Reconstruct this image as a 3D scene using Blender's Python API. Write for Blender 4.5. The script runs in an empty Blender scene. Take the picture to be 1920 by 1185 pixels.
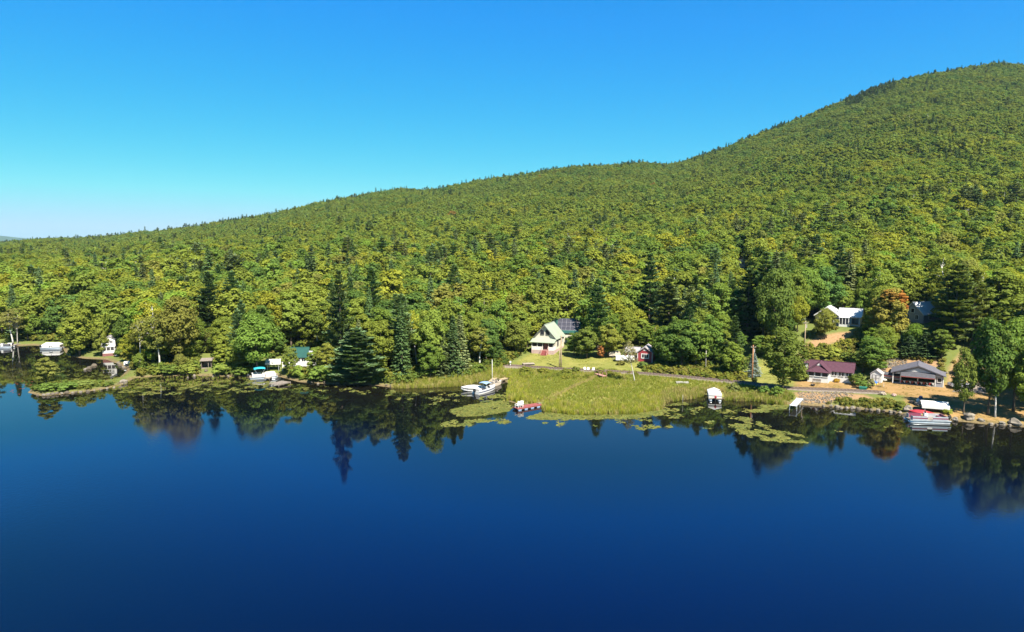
import bpy, bmesh, math, random
import numpy as np
from mathutils import Vector, Matrix, Euler

# ------------------------------------------------------------------ camera, sky, sun, exposure
SC = bpy.context.scene
COL = SC.collection
F = 1280.0
CAMH = 30.0
PITCH = math.atan(137.5 / F)
cam_d = bpy.data.cameras.new('camera'); cam = bpy.data.objects.new('camera', cam_d); COL.objects.link(cam)
cam_d.sensor_width = 36.0; cam_d.lens = 24.0; cam_d.clip_start = 0.5; cam_d.clip_end = 30000.0
cam.location = (0, 0, CAMH); cam.rotation_euler = (math.pi / 2 - PITCH, 0, 0)
SC.camera = cam
SUN_AZ, SUN_EL = math.radians(150), math.radians(52)        # azimuth clockwise from +Y
world = bpy.data.worlds.new('World'); SC.world = world; world.use_nodes = True
wn = world.node_tree; wn.nodes.clear()
sky = wn.nodes.new('ShaderNodeTexSky'); sky.sky_type = 'NISHITA'; sky.sun_disc = False
sky.sun_elevation = SUN_EL; sky.sun_rotation = SUN_AZ; sky.altitude = 300; sky.air_density = 0.6; sky.dust_density = 0.5; sky.ozone_density = 3.0
EXPO = 1.78
def wmath(op, v, k):
    n = wn.nodes.new('ShaderNodeMath'); n.operation = op; wn.links.new(v, n.inputs[0]); n.inputs[1].default_value = k; return n.outputs[0]
sep = wn.nodes.new('ShaderNodeSeparateColor'); com = wn.nodes.new('ShaderNodeCombineColor'); wn.links.new(sky.outputs[0], sep.inputs[0])
# one colour grade for the whole dome: the photograph's saturated azure, as its camera renders it
for k, (g, a_) in enumerate([(2.35, 2.7), (.84, 1.38), (.7, 1.88)]):
    wn.links.new(wmath('MULTIPLY', wmath('MINIMUM', wmath('MULTIPLY', wmath('POWER', wmath('MULTIPLY', sep.outputs[k], .1), g), a_), (.58, .83, .89)[k]), 10), com.inputs[k])
bg = wn.nodes.new('ShaderNodeBackground'); bg.inputs['Strength'].default_value = .105 / 2 ** EXPO
wo = wn.nodes.new('ShaderNodeOutputWorld')
wn.links.new(com.outputs[0], bg.inputs['Color']); wn.links.new(bg.outputs[0], wo.inputs[0])
sun_d = bpy.data.lights.new('sun', 'SUN'); sun_d.energy = 5.0; sun_d.angle = math.radians(0.5); sun_d.color = (1.0, 0.93, 0.80)
sun = bpy.data.objects.new('sun', sun_d); COL.objects.link(sun)
SUNV = Vector((math.sin(SUN_AZ) * math.cos(SUN_EL), math.cos(SUN_AZ) * math.cos(SUN_EL), math.sin(SUN_EL)))
sun.rotation_euler = SUNV.to_track_quat('Z', 'Y').to_euler(); sun.location = (60, -40, 90)
vs = SC.view_settings; vs.view_transform = 'Standard'; vs.look = 'None'; vs.gamma = 1.0; vs.exposure = EXPO; vs.use_curve_mapping = False
SC.cycles.max_bounces = 6; SC.cycles.transparent_max_bounces = 8; SC.cycles.diffuse_bounces = 3; SC.cycles.glossy_bounces = 3

rng = np.random.default_rng(11)
R = random.Random(5)

# ------------------------------------------------------------------ projection and terrain
cp, sp = math.cos(PITCH), math.sin(PITCH)
def ray(px, py):
    a = (px - 960.0) / F; b = (592.5 - py) / F
    return Vector((a, cp + b * sp, -sp + b * cp))
def flat(px, py, z=0.0):
    d = ray(px, py); t = (z - CAMH) / d.z
    return (d.x * t, d.y * t)
def proj(x, y, z):
    dz = z - CAMH
    fwd = y * cp - dz * sp; up = y * sp + dz * cp
    return 960 + F * x / fwd, 592.5 - F * up / fwd

SHORE_PX = [(-700, 640), (-300, 646), (0, 650), (60, 647), (118, 652), (126, 666), (155, 672), (200, 674), (226, 684), (240, 694), (222, 710), (190, 716), (150, 715), (100, 714), (66, 724),
  (52, 736), (80, 743), (150, 736), (190, 730), (225, 723), (252, 709), (300, 705), (350, 704), (400, 705), (470, 708), (520, 705), (560, 716), (620, 720), (700, 722),
  (740, 727), (800, 726), (868, 723), (905, 712), (940, 711), (958, 722), (956, 738), (950, 752), (968, 757), (1014, 762), (1022, 771), (1100, 776), (1180, 774), (1232, 766),
  (1240, 753), (1290, 745), (1320, 741), (1360, 749), (1420, 750), (1460, 757), (1500, 759), (1545, 762), (1590, 766), (1650, 770), (1690, 776),
  (1712, 786), (1760, 789), (1800, 790), (1860, 796), (1920, 800), (2050, 815), (2400, 850)]
SHORE = np.array([flat(*p) for p in SHORE_PX])
LAND = np.vstack([SHORE, [(600, 60), (6000, 60), (6000, 9000), (-6000, 9000), (-6000, SHORE[0, 1] + 300)]])
def inside(x, y, poly):
    r = np.zeros(x.shape, bool); n = len(poly); j = n - 1
    for i in range(n):
        xi, yi = poly[i]; xj, yj = poly[j]
        if yi != yj:
            c = ((yi > y) != (yj > y)) & (x < (xj - xi) * (y - yi) / (yj - yi) + xi)
            r ^= c
        j = i
    return r
def dist_line(x, y, line):
    best = np.full(x.shape, 1e9)
    for (ax, ay), (bx, by) in zip(line[:-1], line[1:]):
        dx, dy = bx - ax, by - ay; L = dx * dx + dy * dy + 1e-9
        t = np.clip(((x - ax) * dx + (y - ay) * dy) / L, 0, 1)
        best = np.minimum(best, (x - ax - t * dx) ** 2 + (y - ay - t * dy) ** 2)
    return np.sqrt(best)
def sdf(x, y):
    d = dist_line(x, y, SHORE)
    return np.where(inside(x, y, LAND), d, -d)
def sines(x, y, wl, seed, n=5):
    g = np.random.default_rng(seed); r = 0
    for _ in range(n):
        a = g.uniform(0, 6.283); w = 6.283 / (wl * g.uniform(.6, 1.6))
        r = r + np.sin(x * w * math.cos(a) + y * w * math.sin(a) + g.uniform(0, 6.283))
    return r / n
YR, Y0 = 1000.0, 205.0
RIDGE_PX = [(-900, 452), (-500, 450), (-200, 449), (0, 449), (130, 441), (220, 434), (300, 427), (450, 403), (540, 386), (620, 368), (700, 352), (750, 345), (820, 345), (870, 336), (940, 322),
  (1020, 309), (1100, 301), (1180, 295), (1250, 297), (1280, 291), (1360, 265), (1440, 232), (1510, 205), (1580, 175), (1640, 152), (1720, 128), (1800, 112), (1870, 103), (1930, 106), (2050, 125), (2300, 180), (2800, 260)]
def local(u, d):
    sl = np.interp(u, [-.3, -.05, .02, .22, .30, .40], [.09, .07, .055, .06, .16, .34])
    d0 = np.interp(u, [-.3, -.05, .02, .22, .40], [5, 6, 20, 20, 24])
    L = np.interp(u, [-.05, .02, .22, .30, .40], [60, 60, 60, 36, 24])
    s = np.interp(u, [-.06, .0, .36, .40], [2.2, 14, 14, 2.6])
    zb = 1.15 * (1 - np.exp(-np.clip(d, 0, None) / s))
    zb = np.where((u < -.5), zb * .75, zb)
    zi = sl * np.clip(d - d0, 0, L) + .03 * np.clip(d - d0 - L, 0, 40)
    # the low spit in front of the cove
    z = zb + zi
    return np.where(d < 0, np.maximum(-3.0, .22 * d), z)
RU, RH = [], []
for px, py in RIDGE_PX:
    d = ray(px, py); t = YR / d.y
    u = d.x / d.y
    RU.append(u); RH.append(max(4.0, CAMH + d.z * t - 12.5 - float(local(np.array(u), np.array(300.0)))))
def terrain(x, y, d=None):
    x = np.asarray(x, float); y = np.asarray(y, float)
    if d is None: d = sdf(x, y)
    u = x / np.maximum(y, 1.0)
    z = local(u, d)
    H = np.interp(u, RU, RH)
    t = np.clip((y - Y0) / (YR - Y0), 0, 3.0)
    tt = np.minimum(t, 1.0)
    prof = np.where(t <= .92, tt ** 1.22, .92 ** 1.22 + 1.22 * .92 ** .22 * (t - .92) - 5.2 * np.clip(t - .92, 0, .2) ** 2 - 1.6 * np.clip(t - 1.0, 0, 3))
    prof = np.maximum(prof, -.05)
    amp = np.clip((y - 230) / 250, 0, 1) * np.clip((1010 - y) / 120, .15, 1)
    z = z + np.where(d > 0, H * prof + amp * (5.0 * sines(x, y, 150, 3) + 2.0 * sines(x, y, 55, 4)), 0)
    z = z + np.where(d > 1.5, .12 * sines(x, y, 9, 8), 0)
    return z
def tz(x, y): return float(terrain(np.array([x]), np.array([y]))[0])
_T = np.concatenate([np.arange(90, 260, .15), np.arange(260, 1100, 1.5)])
def hit(px, py, dz=0.0):
    """point of the ground (raised by dz) seen at a pixel of the photograph"""
    d = ray(px, py); s = _T / d.y
    x, y, z = d.x * s, d.y * s, CAMH + d.z * s
    g = np.maximum(terrain(x, y), 0.0) + dz
    k = int(np.argmax(z < g))
    return Vector((x[k], y[k], g[k] - dz))

# ------------------------------------------------------------------ materials
MATS = {}
def new_mat(name):
    m = bpy.data.materials.new(name); m.use_nodes = True
    return m, m.node_tree, m.node_tree.nodes['Principled BSDF']
def mat(name, col, rough=.7, spec=.3, var=.0, scale=3.0, metal=0.0, bump=0.0):
    if name in MATS: return MATS[name]
    m, nt, b = new_mat(name)
    b.inputs['Roughness'].default_value = rough; b.inputs['Specular IOR Level'].default_value = spec; b.inputs['Metallic'].default_value = metal
    if var > 0:
        tc = nt.nodes.new('ShaderNodeTexCoord'); n = nt.nodes.new('ShaderNodeTexNoise'); n.inputs['Scale'].default_value = scale; n.inputs['Detail'].default_value = 6
        r = nt.nodes.new('ShaderNodeValToRGB'); r.color_ramp.elements[0].position = .3; r.color_ramp.elements[1].position = .7
        r.color_ramp.elements[0].color = [c * (1 - var) for c in col] + [1]; r.color_ramp.elements[1].color = [min(1, c * (1 + var)) for c in col] + [1]
        nt.links.new(tc.outputs['Object'], n.inputs['Vector']); nt.links.new(n.outputs['Fac'], r.inputs['Fac']); nt.links.new(r.outputs[0], b.inputs['Base Color'])
        if bump:
            bp = nt.nodes.new('ShaderNodeBump'); bp.inputs['Strength'].default_value = bump; bp.inputs['Distance'].default_value = .1
            nt.links.new(n.outputs['Fac'], bp.inputs['Height']); nt.links.new(bp.outputs[0], b.inputs['Normal'])
    else:
        b.inputs['Base Color'].default_value = list(col) + [1]
    MATS[name] = m
    return m
def leaf_mat(name, trans=.3, rough=.6):
    m = bpy.data.materials.new(name); m.use_nodes = True; nt = m.node_tree; nt.nodes.clear()
    at = nt.nodes.new('ShaderNodeAttribute'); at.attribute_type = 'INSTANCER'; at.attribute_name = 'tcol'
    lv = nt.nodes.new('ShaderNodeAttribute'); lv.attribute_type = 'GEOMETRY'; lv.attribute_name = 'lv'
    mr = nt.nodes.new('ShaderNodeMapRange'); mr.inputs['To Min'].default_value = .70; mr.inputs['To Max'].default_value = 1.30
    mx = nt.nodes.new('ShaderNodeVectorMath'); mx.operation = 'SCALE'
    nt.links.new(lv.outputs['Fac'], mr.inputs['Value']); nt.links.new(at.outputs['Color'], mx.inputs[0]); nt.links.new(mr.outputs[0], mx.inputs['Scale'])
    df = nt.nodes.new('ShaderNodeBsdfDiffuse'); tr = nt.nodes.new('ShaderNodeBsdfTranslucent')
    wm = nt.nodes.new('ShaderNodeVectorMath'); wm.operation = 'MULTIPLY'; wm.inputs[1].default_value = (1.25, 1.15, .5)
    nt.links.new(mx.outputs[0], df.inputs['Color']); nt.links.new(mx.outputs[0], wm.inputs[0]); nt.links.new(wm.outputs[0], tr.inputs['Color'])
    ms = nt.nodes.new('ShaderNodeMixShader'); ms.inputs[0].default_value = trans
    o = nt.nodes.new('ShaderNodeOutputMaterial')
    nt.links.new(df.outputs[0], ms.inputs[1]); nt.links.new(tr.outputs[0], ms.inputs[2]); nt.links.new(ms.outputs[0], o.inputs[0])
    MATS[name] = m
    return m
leaf_mat('leaf', .44); leaf_mat('needle', .30); leaf_mat('blade', .35)
mat('bark', (.10, .08, .06), .9, .1, .35, 3); mat('birch_bark', (.40, .385, .35), .8, .2, .25, 2.5); mat('dead_wood', (.24, .22, .20), .9, .1, .25, 3)

# ------------------------------------------------------------------ mesh helpers
class MB:
    def __init__(s): s.v = []; s.f = []; s.lv = []; s.mi = []
    def add(s, vs, fs, lv=.5, mi=0):
        o = len(s.v); s.v += [tuple(p) for p in vs]
        for f in fs: s.f.append(tuple(o + i for i in f)); s.lv.append(lv); s.mi.append(mi)
        return s
    def box(s, x0, x1, y0, y1, z0, z1):
        return s.add([(x0, y0, z0), (x1, y0, z0), (x1, y1, z0), (x0, y1, z0), (x0, y0, z1), (x1, y0, z1), (x1, y1, z1), (x0, y1, z1)],
                     [(0, 3, 2, 1), (4, 5, 6, 7), (0, 1, 5, 4), (1, 2, 6, 5), (2, 3, 7, 6), (3, 0, 4, 7)])
    def cbox(s, cx, cy, cz, sx, sy, sz): return s.box(cx - sx / 2, cx + sx / 2, cy - sy / 2, cy + sy / 2, cz - sz / 2, cz + sz / 2)
    def tube(s, pts, rs, n=8, caps=True, mi=0):
        pts = [Vector(p) for p in pts]; o = len(s.v); m = len(pts)
        if not isinstance(rs, (list, tuple)): rs = [rs] * m
        for k, p in enumerate(pts):
            t = (pts[min(k + 1, m - 1)] - pts[max(k - 1, 0)]).normalized()
            a = t.cross(Vector((0, 0, 1)) if abs(t.z) < .9 else Vector((1, 0, 0))).normalized(); b = t.cross(a)
            for i in range(n):
                q = p + rs[k] * (math.cos(6.2832 * i / n) * a + math.sin(6.2832 * i / n) * b); s.v.append(tuple(q))
        for k in range(m - 1):
            for i in range(n):
                j = (i + 1) % n; s.f.append((o + k * n + i, o + k * n + j, o + (k + 1) * n + j, o + (k + 1) * n + i)); s.lv.append(.5); s.mi.append(mi)
        if caps:
            s.f.append(tuple(o + i for i in range(n))[::-1]); s.lv.append(.5); s.mi.append(mi)
            s.f.append(tuple(o + (m - 1) * n + i for i in range(n))); s.lv.append(.5); s.mi.append(mi)
        return s
    def prism_y(s, prof, y0, y1):      # profile in x,z, extruded along y
        n = len(prof); vs = [(x, y0, z) for x, z in prof] + [(x, y1, z) for x, z in prof]
        return s.add(vs, [tuple(range(n)), tuple(range(2 * n - 1, n - 1, -1))] + [((i + 1) % n, i, n + i, n + (i + 1) % n) for i in range(n)])
    def prism_x(s, prof, x0, x1):      # profile in y,z, extruded along x
        n = len(prof); vs = [(x0, y, z) for y, z in prof] + [(x1, y, z) for y, z in prof]
        return s.add(vs, [tuple(range(n)), tuple(range(2 * n - 1, n - 1, -1))] + [((i + 1) % n, i, n + i, n + (i + 1) % n) for i in range(n)])
    def slab(s, quad, th):             # four points, thickened downwards along the normal
        q = [Vector(p) for p in quad]; n = (q[1] - q[0]).cross(q[-1] - q[0]).normalized()
        if n.z < 0: q = q[::-1]; n = -n
        m = len(q)
        return s.add(q + [p - n * th for p in q], [tuple(range(m)), tuple(range(2 * m - 1, m - 1, -1))] + [((i + 1) % m, i, m + i, m + (i + 1) % m) for i in range(m)])
    def loft(s, rings, cap0=True, cap1=True):
        o = len(s.v); n = len(rings[0])
        for r in rings: s.v += [tuple(p) for p in r]
        for k in range(len(rings) - 1):
            for i in range(n):
                j = (i + 1) % n; s.f.append((o + k * n + i, o + k * n + j, o + (k + 1) * n + j, o + (k + 1) * n + i)); s.lv.append(.5); s.mi.append(0)
        if cap0: s.f.append(tuple(o + i for i in range(n))[::-1]); s.lv.append(.5); s.mi.append(0)
        if cap1: s.f.append(tuple(o + (len(rings) - 1) * n + i for i in range(n))); s.lv.append(.5); s.mi.append(0)
        return s
    def leaf(s, p, nrm, size, lv, asp=.62, mi=0):
        n = Vector(nrm).normalized(); a = n.cross(Vector((R.uniform(-1, 1), R.uniform(-1, 1), R.uniform(-1, 1)))).normalized(); b = n.cross(a)
        p = Vector(p); h = size / 2
        return s.add([p - a * h, p + b * h * asp, p + a * h, p - b * h * asp], [(0, 1, 2, 3)], lv, mi)
    def mesh(s, name, mats, smooth=False, lv=False):
        me = bpy.data.meshes.new(name); me.from_pydata(s.v, [], s.f)
        for m in (mats if isinstance(mats, (list, tuple)) else [mats]): me.materials.append(MATS[m] if isinstance(m, str) else m)
        if any(s.mi): me.polygons.foreach_set('material_index', s.mi)
        if lv:
            at = me.attributes.new('lv', 'FLOAT', 'FACE'); at.data.foreach_set('value', s.lv)
        if smooth: me.polygons.foreach_set('use_smooth', [True] * len(s.f))
        if not lv and not smooth:
            bm = bmesh.new(); bm.from_mesh(me); bmesh.ops.recalc_face_normals(bm, faces=bm.faces); bm.to_mesh(me); bm.free()
        me.update()
        return me
    def build(s, name, m, parent=None, smooth=False, label=None):
        return obj(name, s.mesh(name, m, smooth), parent, label)
def obj(name, me, parent=None, label=None):
    o = bpy.data.objects.new(name, me); COL.objects.link(o); o.parent = parent
    if label: o['label'] = label
    return o
def tag(o, label, cat, group=None):
    o['label'] = label; o['category'] = cat
    if group: o['group'] = group
    return o
def thing(name, label, cat, loc=(0, 0, 0), rz=0.0, group=None, rx=0.0, ry=0.0):
    o = bpy.data.objects.new(name, None); COL.objects.link(o); o.empty_display_size = .5
    o.location = loc; o.rotation_euler = (math.radians(rx), math.radians(ry), math.radians(rz))
    return tag(o, label, cat, group)
def structure(o, kind='structure'): o['kind'] = kind; return o
# ------------------------------------------------------------------ ground sheet, water, far hill
us = np.concatenate([np.linspace(-3.0, -1.0, 24)[:-1], np.linspace(-1.0, 1.0, 461), np.linspace(1.0, 3.0, 24)[1:]])
ys = np.concatenate([np.arange(70, 112, 4.), np.arange(112, 215, .55), np.geomspace(215, 1500, 170), np.geomspace(1550, 9000, 24)])
UU, YY = np.meshgrid(us, ys); XX = UU * YY
DD = sdf(XX.ravel(), YY.ravel()); ZZ = terrain(XX.ravel(), YY.ravel(), DD)
nu, ny = len(us), len(ys)
idx = (np.arange(ny - 1)[:, None] * nu + np.arange(nu - 1)[None, :]).ravel()
fcs = np.stack([idx, idx + 1, idx + nu + 1, idx + nu], 1)
gm = bpy.data.meshes.new('ground'); gm.from_pydata(np.stack([XX.ravel(), YY.ravel(), ZZ], 1).tolist(), [], fcs.tolist())
gm.polygons.foreach_set('use_smooth', [True] * len(fcs))
def pxpoly(pts, z=1.0): return np.array([flat(px, py, z) for px, py in pts])
# open ground, drawn as plan outlines: lawn, dry grass yard, bare earth, gravel
LAWN = np.array([hit(*p)[:2] for p in [(948, 691), (985, 668), (1000, 661), (1062, 661), (1075, 668), (1125, 670), (1145, 664), (1200, 678), (1215, 690), (1200, 697), (1100, 696), (1000, 690)]])
LAWN2 = np.array([hit(*p)[:2] for p in [(1405, 700), (1432, 672), (1447, 690), (1510, 712), (1470, 727), (1400, 718)]])
YARD = np.array([hit(*p)[:2] for p in [(1490, 716), (1520, 711), (1600, 712), (1680, 716), (1770, 718), (1800, 716), (1850, 716), (1975, 724), (1975, 800), (1900, 796), (1830, 789), (1770, 785), (1712, 778), (1696, 764), (1696, 742), (1640, 735), (1560, 735), (1490, 730)]])
SLOPE = np.array([hit(*p)[:2] for p in [(1498, 670), (1508, 648), (1528, 633), (1575, 623), (1602, 621), (1592, 634), (1550, 648), (1525, 664)]])
BANK = np.array([hit(*p)[:2] for p in [(1645, 712), (1650, 686), (1690, 672), (1760, 672), (1768, 690), (1680, 690), (1672, 712)]])
DRIVE = np.array([hit(*p)[:2] for p in [(1775, 716), (1780, 690), (1800, 664), (1826, 638), (1850, 638), (1846, 668), (1860, 690), (1880, 716)]])
MARSH = np.array([flat(*p) for p in [(945, 700), (975, 692), (1100, 700), (1200, 706), (1300, 714), (1400, 725), (1400, 748), (1330, 744), (1248, 755), (1240, 766), (1180, 776), (1080, 778), (1016, 774), (958, 760), (955, 715)]])
SCREE = np.array([hit(*p)[:2] for p in [(1488, 736), (1520, 735), (1620, 740), (1640, 748), (1560, 752), (1550, 759), (1500, 758)]])
SPOTS = {'lawn': (LAWN, LAWN2, MARSH), 'yard': (YARD,), 'earth': (SLOPE, BANK, DRIVE, SCREE)}
def soft(polys, w, x, y):
    r = np.zeros(x.shape)
    for p in polys:
        pc = np.vstack([p, p[:1]]); dd = dist_line(x, y, pc); dd = np.where(inside(x, y, p), dd, -dd)
        r = np.maximum(r, np.clip(.5 + dd / w, 0, 1))
    return r
xr, yr = XX.ravel(), YY.ravel()
near = (yr < 240)
def put(name, val):
    a = gm.attributes.new(name, 'FLOAT', 'POINT'); a.data.foreach_set('value', np.asarray(val, np.float32))
for nm, polys in SPOTS.items():
    v = np.zeros(xr.shape); v[near] = soft(polys, 1.2, xr[near], yr[near]); put(nm, v)
put('shore', np.clip(DD, -6, 60))
m, nt, b = new_mat('ground_mix'); MATS['ground_mix'] = m
b.inputs['Roughness'].default_value = .95; b.inputs['Specular IOR Level'].default_value = .1
tc = nt.nodes.new('ShaderNodeTexCoord')
def noise(scale, det=5, rough=.6):
    n = nt.nodes.new('ShaderNodeTexNoise'); n.inputs['Scale'].default_value = scale; n.inputs['Detail'].default_value = det; n.inputs['Roughness'].default_value = rough
    nt.links.new(tc.outputs['Object'], n.inputs['Vector']); return n.outputs['Fac']
def ramp(fac, *stops):
    r = nt.nodes.new('ShaderNodeValToRGB'); e = r.color_ramp.elements
    e[0].position, e[0].color = stops[0][0], list(stops[0][1]) + [1]; e[1].position, e[1].color = stops[-1][0], list(stops[-1][1]) + [1]
    for p, c in stops[1:-1]:
        k = e.new(p); k.color = list(c) + [1]
    nt.links.new(fac, r.inputs[0]); return r.outputs[0]
def attr(n):
    a = nt.nodes.new('ShaderNodeAttribute'); a.attribute_name = n; return a.outputs['Fac']
def mixc(fac, a, b_):
    x = nt.nodes.new('ShaderNodeMix'); x.data_type = 'RGBA'; nt.links.new(fac, x.inputs[0]); nt.links.new(a, x.inputs[6]); nt.links.new(b_, x.inputs[7]); return x.outputs[2]
def mth(op, a, b_=None):
    x = nt.nodes.new('ShaderNodeMath'); x.operation = op
    for i, q in enumerate((a, b_)):
        if q is None: continue
        if isinstance(q, (int, float)): x.inputs[i].default_value = q
        else: nt.links.new(q, x.inputs[i])
    return x.outputs[0]
n1, n2 = noise(.35), noise(2.2, 6, .7)
floor_c = ramp(n1, (.3, (.07, .09, .022)), (.7, (.11, .125, .032)))
lawn_c = ramp(mth('ADD', mth('MULTIPLY', n1, .6), mth('MULTIPLY', n2, .4)), (.35, (.10, .115, .022)), (.5, (.15, .15, .036)), (.65, (.19, .175, .05)))
yard_c = ramp(mth('ADD', mth('MULTIPLY', n1, .5), mth('MULTIPLY', n2, .5)), (.32, (.12, .105, .03)), (.48, (.20, .125, .05)), (.68, (.26, .165, .075)))
earth_c = ramp(n2, (.3, (.15, .09, .045)), (.55, (.24, .15, .08)), (.75, (.20, .16, .06)))
c = mixc(attr('lawn'), floor_c, lawn_c); c = mixc(attr('yard'), c, yard_c); c = mixc(attr('earth'), c, earth_c)
mud = ramp(n2, (.3, (.07, .055, .03)), (.7, (.16, .12, .06)))
sh = nt.nodes.new('ShaderNodeMapRange'); sh.inputs['From Min'].default_value = .3; sh.inputs['From Max'].default_value = 1.4; sh.inputs['To Min'].default_value = 1; sh.inputs['To Max'].default_value = 0
nt.links.new(attr('shore'), sh.inputs[0])
c = mixc(sh.outputs[0], c, mud)
nt.links.new(c, b.inputs['Base Color'])
bp = nt.nodes.new('ShaderNodeBump'); bp.inputs['Strength'].default_value = .5; bp.inputs['Distance'].default_value = .15
nt.links.new(n2, bp.inputs['Height']); nt.links.new(bp.outputs[0], b.inputs['Normal'])
gm.materials.append(m)
structure(obj('ground', gm)); 

# water: one sheet at level 0 with distance offshore as an attribute (brown shallows; mid-lake blue painted in for reflected sky)
wu = np.linspace(-3.2, 3.2, 260); wy = np.concatenate([np.arange(-400, 60, 20.), np.arange(60, 240, 1.6), np.geomspace(240, 1500, 30)])
# plain rectangular grid
wxs = np.concatenate([np.linspace(-2500, -190, 40)[:-1], np.arange(-190, 190, 1.8), np.linspace(190, 2500, 40)])
WX, WY = np.meshgrid(wxs, wy); WD = sdf(WX.ravel(), WY.ravel())
nu2, ny2 = len(wxs), len(wy); ii = (np.arange(ny2 - 1)[:, None] * nu2 + np.arange(nu2 - 1)[None, :]).ravel()
wm_ = bpy.data.meshes.new('lake'); wm_.from_pydata(np.stack([WX.ravel(), WY.ravel(), np.zeros(WX.size)], 1).tolist(), [], np.stack([ii, ii + 1, ii + nu2 + 1, ii + nu2], 1).tolist())
a = wm_.attributes.new('metres_off', 'FLOAT', 'POINT'); a.data.foreach_set('value', np.clip(-WD, -2, 80).astype(np.float32))
m, nt, b = new_mat('lake_water'); MATS['lake_water'] = m
tc = nt.nodes.new('ShaderNodeTexCoord')
dep = attr('metres_off')
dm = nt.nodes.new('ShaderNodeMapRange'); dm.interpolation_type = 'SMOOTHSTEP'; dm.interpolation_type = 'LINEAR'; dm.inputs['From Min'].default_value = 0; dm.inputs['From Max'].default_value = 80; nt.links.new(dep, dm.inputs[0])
col = ramp(dm.outputs[0], (0, (.005, .0045, .003)), (.32, (.0012, .0024, .004)), (.58, (.0001, .0042, .030)), (.78, (.0001, .0018, .021)), (1, (.0001, .0002, .006)))  # mid-lake blue is sky reflection put into the base colour, darker again farther out
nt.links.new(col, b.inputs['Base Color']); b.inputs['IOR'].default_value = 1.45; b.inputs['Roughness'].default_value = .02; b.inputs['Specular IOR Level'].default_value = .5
wv = noise(1.6, 3, .55); wv2 = noise(5.5, 2, .5); patch = noise(.012, 2, .5)
pm = nt.nodes.new('ShaderNodeMapRange'); pm.inputs['From Min'].default_value = .42; pm.inputs['From Max'].default_value = .6; pm.inputs['To Min'].default_value = .4; pm.inputs['To Max'].default_value = 2.2; nt.links.new(patch, pm.inputs[0])
bs = nt.nodes.new('ShaderNodeMapRange'); bs.interpolation_type = 'SMOOTHSTEP'; bs.inputs['From Min'].default_value = 22; bs.inputs['From Max'].default_value = 85; bs.inputs['To Min'].default_value = .06; bs.inputs['To Max'].default_value = 1.0; nt.links.new(dep, bs.inputs[0])
bp = nt.nodes.new('ShaderNodeBump'); bp.inputs['Distance'].default_value = .02
nt.links.new(mth('ADD', wv, mth('MULTIPLY', wv2, .35)), bp.inputs['Height']); nt.links.new(mth('MULTIPLY', bs.outputs[0], pm.outputs[0]), bp.inputs['Strength'])
nt.links.new(bp.outputs[0], b.inputs['Normal'])
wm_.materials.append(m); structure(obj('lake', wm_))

# the far hill beyond the low end of the ridge
pts, fs = [], []
for j in range(7):
    for i in range(61):
        x = -9500 + i * 110; y = 7000 + j * 500
        h = 140 * math.exp(-((x + 7000) / 1000.0) ** 2) + 28
        pts.append((x, y, h * math.exp(-((y - 8500) / 900.0) ** 2) - 5 + 4 * math.sin(x * .02)))
for j in range(6):
    for i in range(60): k = j * 61 + i; fs.append((k, k + 1, k + 62, k + 61))
hm = bpy.data.meshes.new('far_hill'); hm.from_pydata(pts, [], fs); hm.polygons.foreach_set('use_smooth', [True] * len(fs))
hm.materials.append(mat('far_forest', (.05, .075, .03), .95, .05, .3, .01)); structure(obj('distant_hill', hm))
# ------------------------------------------------------------------ tree prototypes (meshes only; shared by all trees of a form)
def rdir():
    while True:
        v = Vector((R.uniform(-1, 1), R.uniform(-1, 1), R.uniform(-1, 1)))
        if .05 < v.length < 1: return v.normalized()
def crown_leafy(h, z0, rad, nl, per, size, mi=0, mb=None, flat_=1.0, droop=0.0):
    """broadleaf crown: lobes of leaf sprays set unevenly on an egg shape; returns mesh builder and lobe centres"""
    mb = mb or MB(); cz = z0 + (h - z0) * .52; rz = (h - z0) * .5
    lobes = []
    for k in range(nl):
        t = (k + .5) / nl; zz = 1 - 2 * t; a = k * 2.39996 + R.uniform(-.5, .5); rr = math.sqrt(max(0, 1 - zz * zz))
        f = R.uniform(.55, .92); taper = 1.0 - .22 * max(0, zz)
        c = Vector((rad * f * rr * taper * math.cos(a), rad * f * rr * taper * math.sin(a), cz + rz * f * zz * .95))
        lobes.append((c, rad * R.uniform(.20, .40)))
    lobes.append((Vector((0, 0, cz)), rad * .5))
    ctr = Vector((0, 0, cz - rz * .25))
    for c, lr in lobes:
        tone = R.uniform(.35, .65); out = (c - ctr).normalized() if (c - ctr).length > .1 else Vector((0, 0, 1))
        for _ in range(int(per * (lr / (rad * .36)) ** 1.5)):
            d = rdir()
            if d.dot(out) < -.35 and R.random() < .8: continue
            if d.z < -.5 and R.random() < .6: continue
            p = c + Vector((d.x, d.y, d.z * .8 * flat_)) * lr * (R.uniform(.62, 1.1)); p.z -= droop * R.random()
            nrm = d * .9 + out * .35 + rdir() * .55 + Vector((0, 0, .25))
            mb.leaf(p, nrm, size * R.uniform(.65, 1.35), min(1, max(0, tone + R.uniform(-.3, .3))), .7, mi)
    return mb, lobes
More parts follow.
